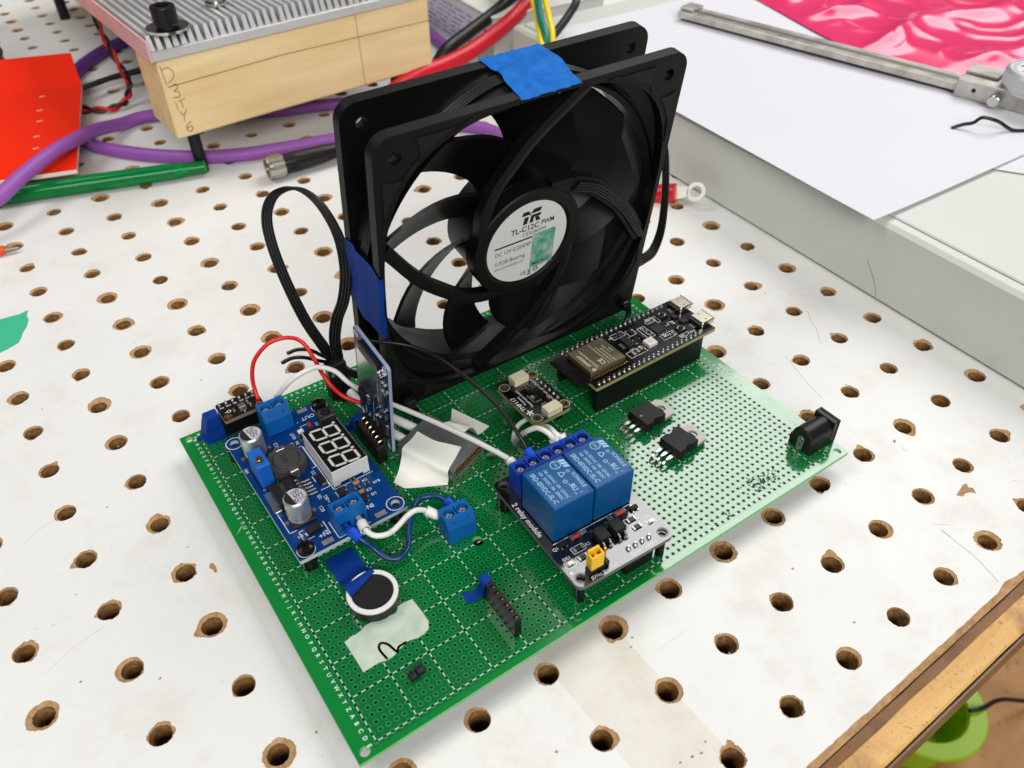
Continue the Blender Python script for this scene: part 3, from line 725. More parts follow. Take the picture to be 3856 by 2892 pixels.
def diode_box(t, x, y, z, rz, L=4.6, W_=2.6, h=2.1):
    m = M(); m.T = TR(x, y, z, rz); m.box(-L / 2, L / 2, -W_ / 2, W_ / 2, .15, h, .25)
    for s_ in (-1, 1): m.box(*sorted((s_ * L / 2, s_ * (L / 2 + .9))), -.75, .75, 0, .9, .15, mi=1)
    return obj("diode", m, [ic_black, solder], t)
def blob(m, x, y, z, r, h, mi=None): m.lathe([(r, z), (r * .85, z + h * .45), (r * .4, z + h * .85), (0, z + h)], 8, mi, True, x, y)
def screw_head(parent, x, y, z, r=3., h=2.2, m_=None, name="screw"):
    m = M(); m.lathe([(r, 0), (r, h * .45), (r * .86, h * .8), (r * .55, h), (r * .3, h)], 20, None, True, x, y)
    m.v = [(a, b, c + z) for a, b, c in m.v]
    m.box(x - r * .55, x + r * .55, y - .35, y + .35, z + h - .5, z + h - .35); m.box(x - .35, x + .35, y - r * .55, y + r * .55, z + h - .5, z + h - .35)
    m.lathe([(r * .3, z + h), (r * .25, z + h - .5), (0, z + h - .5)], 12, None, True, x, y)
    return obj(name, m, m_ or nylon_black, parent)
def terminal(t, x, y, z, n=2, pitch=5.08, rz=0, depth=7.6, h=10., m_=None, name="terminal_block", slots=True):
    """screw terminal: wire openings towards local +y, slanted side towards -y; x, y = centre"""
    m_ = m_ or term_blue; W_ = n * pitch; T = TR(x, y, z, rz); m = M(); m.T = T
    x0, x1, y0, y1 = -W_ / 2, W_ / 2, -depth / 2, depth / 2; zm = h - 3.4
    # body below the screw wells, with square wire openings on the +y side
    for k in range(n):
        a = x0 + k * pitch; b = a + pitch
        m.box(a, b, y0, y1 - 2.2, 0, zm); m.box(a, a + .8, y1 - 2.2, y1, 0, zm); m.box(b - .8, b, y1 - 2.2, y1, 0, zm)
        m.box(a + .8, b - .8, y1 - 2.2, y1, 0, 1.3); m.box(a + .8, b - .8, y1 - 2.2, y1, zm - 1.2, zm)
    wells = [circ(x0 + (k + .5) * pitch, .55, 1.95, 20) for k in range(n)]
    slot = [rect(x0 + k * pitch - .28, x0 + k * pitch + .28, -.9, 2.6) for k in range(1, n)]
    top = rect(x0, x1, y0 + 1.5, y1); bot = rect(x0, x1, y0, y1)
    m.plate(top, wells + slot, zm, h, outer_b=bot, bottom=False)
    if slots:
        for k in range(n):
            cx = x0 + (k + .5) * pitch; m.T = T @ TR(cx, y0 + .82, zm + 1.95, rx=66.2)
            m.plate(circ(0, 0, .42, 8) , [], -.1, .02, mi=1); m.T = T
    tb = obj(name, m, [m_, mat("slot shade blue", (6, 44, 110), .6)], t)
    for k in range(n):
        s_ = M(); s_.T = T @ TR(x0 + (k + .5) * pitch, .55, h - 2.3, rnd.uniform(0, 90))
        s_.lathe([(0, .9), (1.0, .9), (1.55, .55), (1.7, 0)], 16); s_.box(-1.3, 1.3, -.18, .18, .88, .93, mi=1); s_.box(-.18, .18, -1.3, 1.3, .88, .94, mi=1)
        obj("screw", s_, [mat("zinc screw", (206, 208, 208), .35, metal=.55), mat("screw slot", (70, 70, 70), .6)], tb)
        c = M(); c.T = T @ TR(x0 + (k + .5) * pitch, y1 - 1.9, 1.6); c.box(-1.5, 1.5, -.3, .4, 0, 2.9); obj("clamp", c, tin, tb)
    return tb
def can_capacitor(t, x, y, z, r, h, lines, rz=0):
    m = M(); m.box(x - r - .2, x + r + .2, y - r - .2, y + r + .2, z, z + 1.2, .2, mi=1)
    m.lathe([(r * .98, z + 1.2), (r * .93, z + 1.9), (r * .93, z + 2.1), (r, z + 2.7), (r, z + h - .5), (r - .4, z + h)], 32, 0, True, x, y); m.lathe([(r - .4, z + h), (0, z + h)], 32, 3, False, x, y)
    for s_ in (-1, 1): m.box(x + s_ * (r + .9) - .7, x + s_ * (r + .9) + .7, y - .6, y + .6, z, z + .45, mi=2)
    c = obj("capacitor", m, [alu, cap_plastic, solder, mat("coated can top", (196, 194, 202), .5, metal=.15)], t)
    q = M(); q.T = TR(x, y, z + h + .03, rz); a0 = 107
    pts = [((r - .45) * math.cos(RAD(a)), (r - .45) * math.sin(RAD(a))) for a in range(a0, 361 - a0, 6)]
    q.add([(px, py, 0) for px, py in pts], [tuple(range(len(pts)))])
    for i, s_ in enumerate(lines): q.text(s_, 2.15, 1.15 - .25 * abs(i - 1), 1.75 - i * 1.8, 0, bold=.014, sx=.95)
    obj("marking", q, ink, c); return c
def seg_digit(m, cx, cy, h=9.2, w_=5.0, wd=.95, sk=.14):
    def hexa(x0, y0, x1, y1):
        dx, dy = x1 - x0, y1 - y0; l = math.hypot(dx, dy); ux, uy = dx / l, dy / l; nx, ny = -uy * wd / 2, ux * wd / 2; g = .16; e = wd / 2
        pts = [(x0 + ux * g, y0 + uy * g), (x0 + ux * (g + e) + nx, y0 + uy * (g + e) + ny), (x1 - ux * (g + e) + nx, y1 - uy * (g + e) + ny), (x1 - ux * g, y1 - uy * g), (x1 - ux * (g + e) - nx, y1 - uy * (g + e) - ny), (x0 + ux * (g + e) - nx, y0 + uy * (g + e) - ny)]
        m.add([(cx + x + sk * y, cy + y, 0) for x, y in pts], [tuple(range(6))[::-1]])
    a, b = w_ / 2, h / 2
    for s_ in ((-a, b, a, b), (-a, 0, a, 0), (-a, -b, a, -b), (-a, 0, -a, b), (a, 0, a, b), (-a, -b, -a, 0), (a, -b, a, 0)): hexa(*s_)
    V = circ(cx + a + 1.05 - sk * b, cy - b, .6, 10); m.add([(x, y, 0) for x, y in V], [tuple(range(10))])

# ------------------------------------------------------------------ step-down converter with voltmeter
def converter():
    t = thing("voltage_converter", "blue voltage converter module with three-digit display and two silver capacitors", "converter module", (12.9, 64.5, 0), .6)
    Z = 8.0; holes = [(2.6, 62.3), (36.2, 62.4), (3.6, 3.2), (36.2, 3.4)]
    m = M(); m.plate(rrect(0, 39.2, 0, 65.6, .4, 2), [circ(x, y, 1.6, 16) for x, y in holes], 6.4, Z, wall=1)
    obj("circuit_board", m, [pcb_blue, pcb_edge], t)
    s_ = M(); z = Z + .03
    for x, y in holes: s_.ring(x, y, 2.85, 3.1, z, 32)
    def T(a, x, y, sz=1.6, r=90, b=.01): s_.text(a, sz, x, y, z, r, bold=b)
    T("OUT", 30.2, 59.5, 2.5, 180); T("-", 25.8, 58.6, 2.2, 180); T("IN", 21.4, 49.2, 1.7); T("OUT", 21.6, 53.2, 1.7); T("EC2", 14.6, 52.4, 1.7); T("L1", 19.5, 49.8, 1.7); T("VR1", 1.1, 46.8, 1.6); T("D2", 19.8, 32.4, 1.7)
    T("U2", 16.8, 21.0, 1.7); T("EC1", 15.2, 15.8, 1.7); T("IN+", 11.2, 5.6, 2.5, 180); T("-NI", 28.4, 7.2, 2.5, 0); T("D1", 4.3, 9.2, 1.6, 180); T("C4", 32.7, 18.9, 1.6, 180); T("R10", 35.8, 16.0, 1.6, 180); T("C3", 32.0, 14.2, 1.6, 180); T("U3", 32.4, 11.6, 1.6, 180); T("<-052", 18.5, 18.6, 1.6, 90); T("R12", 25.4, 20.7, 1.5, 180); T("D3", 31.4, 54.1, 1.5)
    for q in ([(2.2, 35), (2.2, 47), (2.2, 35), (8.0, 35), (8.0, 36)], [(20.6, 46.8), (21.9, 46.8), (21.9, 34.6), (20.4, 34.6)], [(18.6, 23.4), (21.9, 23.4), (21.9, 26)], [(18.6, 30.8), (18.6, 28)], [(4.6, 6.6), (4.6, 11), (6, 11)], [(4.6, 6.6), (8, 6.6)], [(13, 10.6), (13, 6.6), (11.6, 6.6)], [(14.4, 1.2), (14.4, 9)], [(14.4, 1.2), (25.6, 1.2)], [(22.2, 20.9), (22.2, 46)], [(22.2, 20.9), (36.8, 20.9)], [(2.0, 21.8), (2.0, 12.2), (4.4, 12.2)], [(25.6, 52.4), (25.6, 56.2), (28.2, 56.2)], [(22.0, 17.2), (22.0, 19.6)]): s_.strip(q, .28, z)
    obj("silkscreen", s_, silk2, t)
    for x, y in ((29.9, 64.0), (10.8, 2.3), (30.1, 2.3)): B("bare_pad", t, bare_pad, ('box', x - 1.9, x + 1.9, y - 1.0, y + 1.0, Z + .005, Z + .05))
    can_capacitor(t, 7.1, 52.7, Z, 4.0, 10.2, ("220", "35V", "VT"), 8); can_capacitor(t, 7.8, 16.7, Z, 4.0, 10.2, ("100", "50V", "D1C"), 8)
    tp = B("trimmer", t, mat("trimmer blue", (14, 92, 186), .45, vary=(300, (20, 100, 196), .2)), ('box', 2.5, 7.3, 35.6, 45.3, Z, 18, .25))
    B("trimmer_screw", tp, [brass, mat("slot dark", (60, 40, 16), .5)], ('cyl', 4.6, 38.6, 1.2, 17.9, 19.3, 16, .15), ('box', 3.5, 5.7, 38.4, 38.8, 19.28, 19.34, {'mi': 1}))
    # inductor: chamfered ferrite block with a round wound core
    m = M(); oc = [(7.6, 36), (9.9, 33.3), (17.3, 33.3), (19.6, 36), (19.6, 42.4), (17.3, 45.1), (9.9, 45.1), (7.6, 42.4)]
    fer = mat("ferrite", (62, 60, 60), .5, bump=(600, .3, .0002)); m.plate(oc, [circ(13.6, 39.2, 4.85, 28)], Z + .8, 13.2); m.lathe([(4.6, 12.0), (4.6, 13.2), (4.4, 13.3), (0, 13.3)], 28, 0, True, 13.6, 39.2)
    m.lathe([(4.85, 12.6), (4.55, 12.6)], 28, 1, True, 13.6, 39.2)
    ind = obj("inductor", m, [fer, ink], t)
    for y0, y1 in ((44.0, 46.0), (31.9, 34.9)): B("inductor_terminal", ind, tin, ('box', 11.9, 15.3, y0, y1, 8.0 if y1 < 40 else 11.6, 13.45, .25))
    B("marking", ind, ink, ('text', "470", 3.0, 13.4, 39.4, 13.33, 90))
    rg = B("regulator", t, ic_black, ('box', 3.6, 11.9, 21.9, 31.6, Z + .2, 12.3, .35))
    B("heat_tab", rg, tin, ('box', 1.3, 3.9, 21.7, 31.8, Z + .02, Z + 1.4, .12))
    for k in range(5):
        y = 23.4 + k * 1.7; B("pin", rg, solder, ('tube', [(11.8, y, 10.6), (13.0, y, 10.4), (13.6, y, 9.0), (14.6, y, 8.3), (17.2, y, 8.25)], .42, 6, 4))
    B("marking", rg, mat("faint etch", (88, 86, 84), .6), ('text', "LM2596S", 1.5, 7.4, 27.6, 12.33, 90), ('text', "P+", 1.3, 10, 27, 12.33, 90))
    terminal(t, 19.2, 61.8, Z, h=10); terminal(t, 20.0, 5.3, Z, rz=180, h=10)
    # three-digit display
    d = M(); d.box(22.7, 36.4, 21.8, 45.4, Z + .9, 15.3, .12); d.box(22.7, 25.2, 21.8, 45.4, Z, Z + .9); d.box(33.9, 36.4, 21.8, 45.4, Z, Z + .9)
    disp = obj("display", d, white_plastic, t)
    B("display_face", disp, mat("display face", (12, 12, 13), .3), ('box', 22.9, 36.2, 22.0, 45.2, 15.31, 15.42))
    g = M(); g.T = TR(29.4, 33.5, 15.46, 90)
    for q in (-7.5, 0, 7.5): seg_digit(g, q - .4, -.1)
    obj("digits", g, mat("unlit segments", (216, 214, 208), .5), disp)
    bt = B("button", t, [mat("button steel", (84, 84, 84), .4, metal=.6), ic_black], ('box', 32.6, 38.6, 51.6, 57.4, Z, Z + 3.3, .2), ('cyl', 35.6, 54.5, 1.75, Z + 3.3, Z + 4.4, 16, .1, {'mi': 1}))
    for x, y in ((33.2, 52.2), (38, 52.2), (33.2, 56.8), (38, 56.8)): B("stake", bt, ic_black, ('cyl', x, y, .45, Z + 3.3, Z + 3.6, 8))
    for x, y in ((36.2, 62.4), (3.6, 3.2)): screw_head(t, x, y, Z + .05, 2.9, 2.6)
    for x, y in holes: B("standoff", t, nylon_black, ('cyl', x, y, 2.9, 0.05, 6.38, 6))
    diode_box(t, 8.9, 8.6, Z, 10); diode_box(t, 20.2, 27.4, Z, 97, 4.0, 2.4, 1.9)
    sot(t, 23.6, 17.6, Z, 75, 4.0, 2.4, 1.5); sot(t, 28.9, 11.2, Z, 70); 
    for x, y in ((29.4, 21.4), (32.6, 16.6), (29.0, 16.6), (3.6, 34.2), (26.9, 15.2), (23.6, 49.0), (23.6, 51.4)): resistor(t, x, y, Z, 0, 1.8, 1.1)
    for x, y in ((29.6, 18.9), (29.3, 14.3)): resistor(t, x, y, Z, 0, 2.2, 1.4, body_brown, "ceramic_capacitor", .9)
    B("indicator", t, mat("clear lamp", (230, 232, 220), .2), ('box', 23.6, 25.8, 52.6, 54.4, Z, Z + .9, .15))
    gd = B("glass_diode", t, [glass_red, solder], ('tube', [(28.7, 53, 8.8), (28.7, 55.2, 8.8)], .75, 10, 2), T=None)
    pass
    return t
converter()

# ------------------------------------------------------------------ two-relay module
def relay_module():
    t = thing("relay_module", "black two-relay module with two blue relay cases and a yellow jumper", "relay module", (78.1, 4.0, 0), -2)
    Z = 11.0; holes = [(2.3, 47.8), (1.9, 3.3), (34.1, 3.2), (34.1, 47.8)]
    m = M(); m.plate(rrect(-1.0, 36.8, .2, 50.4, 2.4, 5), [circ(x, y, 1.6, 16) for x, y in holes], 9.4, Z, wall=1)
    obj("circuit_board", m, [pcb_black, mat("grey board edge", (96, 98, 96), .6)], t)
    for k, x0 in enumerate((2.3, 18.2)):
        rl = B("relay", t, relay_blue, ('box', x0, x0 + 15.3, 18.6, 36.7, Z + .3, Z + 16, .35))
        q = M(); q.T = TR(x0 + 7.65, 27.65, Z + 16.03, -90)   # reads towards -y, up = +x
        q.text("SRD-05VDC-SL-C", 2.35, 0, -5.4, 0, bold=.01, sx=.82)
        q.text("10A  30VDC 10A  28VDC", 1.6, .2, -2.9, 0, bold=.008, sx=.78); q.text("10A 250VAC 10A 125VAC", 1.6, .4, -1.0, 0, bold=.008, sx=.78)
        q.ring(-6.2, 3.3, 1.55, 1.8, 0, 20); q.text("CQC", 1.2, -6.2, 3.3, 0, bold=.01)
        q.strip([(-3.2, 2.0), (-.8, 2.0), (-2.0, 4.0)], .3, 0, closed=True); q.ring(1.2, 1.9, .5, .75, 0, 16)
        q.text("c", 1.5, 2.6, 2.4, 0); q.text("RU", 2.6, 4.6, 2.8, 0, bold=.02, sx=.85); q.text("us", 1.3, 7.0, 2.0, 0); q.text("1", 1.5, 7.4, 3.6, 0)
        for a in range(3): q.add([(-7.6 + a * 1.3, 5.2 + .0, 0), (-6.6 + a * 1.3, 5.2, 0), (-5.9 + a * 1.3, 7.0, 0), (-6.9 + a * 1.3, 7.0, 0)], [(0, 1, 2, 3)])
        q.ring(-2.0, 5.2, .5, .65, 0, 14); q.text("R", .8, -2.0, 5.2, 0); q.text("SONGLE", 1.9, 2.8, 6.0, 0, bold=.006)
        obj("case_print", q, relay_ink, rl)
        B("vent_dimple", rl, mat("dimple blue", (10, 64, 120), .5), ('cyl', x0 + 14.2, 19.9, .6, Z + 16.0, Z + 16.06, 12))
    terminal(t, 19.0, 43.2, Z, n=6, pitch=5.05, h=10.2, depth=7.4, m_=term_deep, slots=False)
    s_ = M(); z = Z + .03
    s_.text("2 relay module", 2.7, .55, 31.0, z, -90, bold=.012)
    for a, x, y in (("DS1", 2.4, 11.4), ("R2", 11.3, 12.5), ("D1", 13.2, 17.0), ("Q1", 1.6, 16.2), ("D2", 23.6, 16.8), ("DS2", 33.6, 11.0), ("R4", 24.6, 9.4), ("JDVcc Vcc Gnd", 9.4, 1.3), ("Gnd In1 In2 Vcc", 25.2, 1.6)): s_.text(a, 1.7 if len(a) < 5 else 1.55, x, y, z, 0, bold=.008)
    for a, b, c, d in ((5.4, 10.0, 11.4, 13.9), (.4, 4.0, 7.9, 10.4), (4.6, 9.2, 7.9, 10.2), (26.4, 31.2, 11.3, 13.7), (26.2, 30.8, 8.0, 10.4), (31.6, 35.6, 7.4, 9.8)): s_.strip([(a, c), (b, c), (b, d), (a, d)], .2, z, closed=True)
    s_.strip([(2, 18.1), (34, 18.1)], .3, z); s_.cyl(.5, 6.2, .5, z - .02, z + .02, 12)
    obj("silkscreen", s_, silk2, t)
    for x0 in (13.7, 19.8):
        op = B("optocoupler", t, ic_black, ('box', x0, x0 + 4.3, 9.2, 14.1, Z + .5, Z + 3.6, .3), ('cyl', x0 + 3.4, 9.9, .35, Z + 3.6, Z + 3.66, 8))
        for xx in (x0 + .9, x0 + 3.4):
            for y, d in ((9.2, -1), (14.1, 1)): B("pin", op, solder, ('tube', [(xx, y, Z + 2), (xx, y + d * 1.0, Z + 1.7), (xx, y + d * 1.3, Z + .3), (xx, y + d * 1.9, Z + .2)], .35, 6, 3))
    for x, y in ((9.5, 16.5), (27.2, 16.5)):
        B("glass_diode", t, [glass_red, solder], ('tube', [(x - 1.2, y, Z + .8), (x + 1.2, y, Z + .8)], .75, 10, 2), ('box', x - 2.1, x - 1.2, y - .8, y + .8, Z, Z + 1.5, .1, {'mi': 1}), ('box', x + 1.2, x + 2.1, y - .8, y + .8, Z, Z + 1.5, .1, {'mi': 1}))
    sot(t, 4.4, 16.4, Z, 0); sot(t, 32.4, 15.9, Z, 0)
    for x, y in ((7.7, 12.6), (6.9, 9.1), (28.8, 12.5), (28.5, 9.2)): resistor(t, x, y, Z, 0, 3.0, 1.6, h=.6)
    for x, y in ((2.2, 9.2), (33.6, 8.6)): B("indicator", t, [mat("milky lamp", (232, 230, 220), .3), solder], ('box', x - .9, x + .9, y - .6, y + .6, Z + .2, Z + .9, .1), ('box', x - 1.4, x + 1.4, y - .7, y + .7, Z, Z + .25, {'mi': 1}))
    jh = B("jumper_header", t, [hdr_black, gold], ('box', 4.4, 12.0, 2.2, 4.8, Z, Z + 2.5, .2), ('box', 10.4, 11.0, 3.2, 3.8, Z + 2.5, Z + 8.4, {'mi': 1}))
    ym = mat("yellow jumper plastic", (236, 186, 14), .4)
    m = M(); m.box(4.7, 9.5, 2.0, 2.7, Z + 2.6, Z + 8.6, .15); m.box(4.7, 9.5, 4.3, 5.0, Z + 2.6, Z + 8.6, .15); m.box(4.7, 5.3, 2.7, 4.3, Z + 2.6, Z + 8.6, .1); m.box(8.9, 9.5, 2.7, 4.3, Z + 2.6, Z + 8.6, .1); m.box(6.6, 7.6, 2.7, 4.3, Z + 2.6, Z + 7.8); m.box(4.7, 9.5, 2.7, 4.3, Z + 2.6, Z + 4.4); m.box(5.0, 9.2, 4.2, 5.1, Z + 8.4, Z + 9.6, .2)
    obj("jumper_cap", m, ym, jh)
    for k in range(4):
        m = M(); blob(m, 20.8 + k * 2.75, 4.0, Z, .95, 1.1); m.box(20.55 + k * 2.75, 21.05 + k * 2.75, 3.75, 4.25, Z + .4, Z + 1.6); obj("solder_joint", m, solder, t)
    B("input_header", t, [hdr_black], ('box', 19.2, 30.6, 2.4, 5.6, .05, 9.38, .2))
    for x, y in ((2.3, 47.6),): B("standoff", t, nylon_black, ('cyl', x, y, 3.0, .05, 9.38, 6))
    for x, y in holes[1:]: B("standoff", t, nylon_black, ('cyl', x, y, 1.5, .05, 9.38, 6))
    for x, y in holes:
        s2 = M(); s2.ring(x, y, 1.75, 1.95, Z + .03, 24); obj("hole_ring", s2, mat("dim ring", (70, 72, 72), .5), t)
    return t
relay_module()

# ------------------------------------------------------------------ microcontroller board on tall headers
def microcontroller():
    t = thing("microcontroller_board", "long black microcontroller board with gold-grey shielded radio on tall headers", "microcontroller", (137, 69.8, 0), .9)
    Z = 13.0
    B("circuit_board", t, [pcb_black, pcb_edge_y], ('plate', rrect(0, 63.4, 0, 25.2, .4, 2), [], 11.4, Z, {'wall': 1}))
    for y0 in (.1, 22.7):
        h = M(); h.box(.9, 56.9, y0, y0 + 2.5, .02, 8.5, .12); h.box(.9, 56.9, y0 + .05, y0 + 2.45, 8.55, 11.38, .12)
        for k in range(1, 22): h.box(.9 + k * 2.545 - .06, .9 + k * 2.545 + .06, y0 - .03, y0 + 2.53, 9.0, 11.0, mi=1)
        obj("header", h, [hdr_black, mat("header groove", (6, 6, 6), .6)], t)
    for y in (1.35, 23.95):
        for k in range(22):
            m = M(); x = 2.1 + k * 2.54; blob(m, x, y, Z, .82, 1.0); m.box(x - .26, x + .26, y - .26, y + .26, Z + .3, Z + 1.5)
            obj("solder_joint", m, solder, t)
    # radio module: antenna tongue and engraved steel can
    rm = B("radio_module", t, [pcb_black], ('box', -5.4, 19.6, 3.9, 22.0, Z + .04, Z + .85))
    can_m = mat("shield can", (150, 140, 112), .34, metal=.85, rvary=(60, .08))
    can = B("shield_can", rm, can_m, ('box', 1.4, 18.9, 5.3, 20.3, Z + .86, Z + 3.2, .2))
    e = M(); e.T = TR(10.1, 12.8, Z + 3.23, 90)      # reads towards +y, up = -x
    e.text("ESPRESSIF", 1.9, -.1, 6.3, 0, bold=.01, sx=1.0); e.ring(-6.4, 6.3, .45, .8, 0, 14); e.text("ESP32-S3-WROOM-1", 1.35, .0, 4.2, 0, bold=.004); e.text("CE", 2.8, -4.3, .6, 0, bold=.01)
    for k, s_ in enumerate(("FCC ID:2AC7Z-ESPS3WROOM1", "IC:21098-ESPS3WROOM1", "CMIIT ID:2022DP6545", "R 201-220052", "N16R8")): e.text(s_, .95, -6.6 if k < 3 else -2.0, -1.2 - k * 1.45, 0, align='LEFT')
    obj("engraving", e, mat("engraved print", (226, 222, 200), .5), can)
    for k in range(14):
        for y in (4.55, 21.2): B("castellation", rm, gold, ('box', 2.0 + k * 1.27, 2.7 + k * 1.27, y - .5, y + .5, Z + .86, Z + .98))
    for y0 in (15.6, 3.0):
        u = M(); u.box(58.6, 65.2, y0, y0 + 7.3, Z, Z + 2.55, .35); u.box(65.0, 65.6, y0 - .15, y0 + 7.45, Z + 1.9, Z + 2.7, .1); u.box(65.21, 65.25, y0 + .7, y0 + 6.6, Z + .5, Z + 2.0, mi=1); u.box(61.5, 62.3, y0 + 1.4, y0 + 1.9, Z + 2.54, Z + 2.57, mi=1); u.box(61.5, 62.3, y0 + 5.4, y0 + 5.9, Z + 2.54, Z + 2.57, mi=1)
        us = obj("usb_socket", u, [mat("usb shell", (196, 190, 172), .26, metal=1.), ink], t)
        B("socket_block", us, hdr_black, ('box', 57.4, 58.6, y0 + .4, y0 + 6.9, Z, Z + 1.9, .15))
        for k in range(5): B("pin", us, solder, ('box', 55.9, 57.4, y0 + 2.2 + k * .65, y0 + 2.5 + k * .65, Z, Z + .25))
    for y in (18.6, 7.4):
        b_ = B("button", t, [mat("button steel", (84, 84, 84), .4, metal=.6), ic_black, tin], ('box', 48.6, 52.8, y - 1.6, y + 1.6, Z, Z + 1.2, .1, {'mi': 1}), ('cyl', 50.7, y, 1.5, Z + 1.2, Z + 1.4, 16, {'mi': 2}), ('cyl', 50.7, y, 1.05, Z + 1.4, Z + 2.2, 14, .1, {'mi': 1}))
    m = M(); m.box(40.8, 45.8, 10.6, 15.6, Z + .05, Z + .95, .08)
    ch = obj("chip", m, ic_black, t)
    p = M()
    for k in range(8):
        q = 11.0 + k * .6; p.box(40.4, 40.8, q, q + .3, Z, Z + .2); p.box(45.8, 46.2, q, q + .3, Z, Z + .2); p.box(41.2 + k * .6, 41.5 + k * .6, 10.2, 10.6, Z, Z + .2)
    obj("chip_pins", p, solder, ch)
    B("chip", t, ic_black, ('box', 54.2, 57.0, 9.6, 12.4, Z, Z + .8, .06)); B("chip", t, ic_black, ('box', 53.4, 55.8, 14.0, 16.2, Z, Z + .9, .06))
    rg = B("regulator", t, ic_black, ('box', 25.2, 28.7, 10.2, 16.8, Z + .1, Z + 1.7, .12), T=TR(0, 0, 0)); 
    for k in range(3): B("pin", rg, solder, ('box', 28.7, 30.5, 10.8 + k * 2.3, 11.6 + k * 2.3, Z, Z + .5, .1))
    B("pin", rg, solder, ('box', 23.8, 25.2, 11.9, 15.1, Z, Z + .45, .1))
    ld = B("indicator", t, white_plastic, ('box', 32.2, 36.6, 6.0, 10.2, Z, Z + 1.7, .15)); B("lens", ld, mat("clear lens", (214, 204, 160), .2), ('cyl', 34.4, 8.1, 1.4, Z + 1.65, Z + 1.74, 18))
    sot(t, 33.0, 18.2, Z, 90, 2.9, 1.5, 1.0); sot(t, 34.6, 13.3, Z, 90, 2.9, 1.5, 1.0)
    for x, y in ((28.6, 19.4), (26.0, 19.4), (43.9, 19.2), (46.0, 19.2), (38.4, 15.2), (39.2, 17.0), (38.6, 12.4), (44.5, 7.6), (46.6, 7.4), (48.2, 12.6), (49.8, 13.6), (52, 3.6), (54, 3.6), (56, 19.6), (30.6, 6.0), (28.2, 20.8)): resistor(t, x, y, Z, rnd.choice((0, 90)), 1.5, .85, h=.5)
    for x, y in ((24.9, 7.0), (27.2, 7.4), (29.2, 8.0), (42.2, 8.2), (51.0, 12.4)): resistor(t, x, y, Z, 90, 1.9, 1.1, body_brown, "ceramic_capacitor", .8)
    s_ = M(); z = Z + .03
    for a, b, c, d in ((22.6, 31.2, 5.6, 9.2), (24.4, 30.6, 18.4, 21.4), (31.4, 35.0, 16.4, 20), (36.6, 40.2, 11.0, 18.4), (42.4, 47.2, 18.3, 20.2), (41.0, 48.2, 6.4, 9.4), (46.8, 48.4, 16.6, 20.8), (47.6, 52.4, 3.4, 5.2)): s_.strip([(a, c), (b, c), (b, d), (a, d)], .2, z, closed=True)
    for k in range(5): s_.text("R%d" % (k + 3), 1.1, 38.3, 11.4 + k * 1.6, z, 90, bold=.02)
    for x, y, a in ((45, 20.8, "BOOT"), (49, 4.2, "RST"), (43, 9, "C12"), (26.5, 9.7, "LDO"), (24.0, 20.0, "3V3")): s_.text(a, 1.2, x, y, z, 0, bold=.02)
    obj("silkscreen", s_, silk2, t)
    return t
microcontroller()

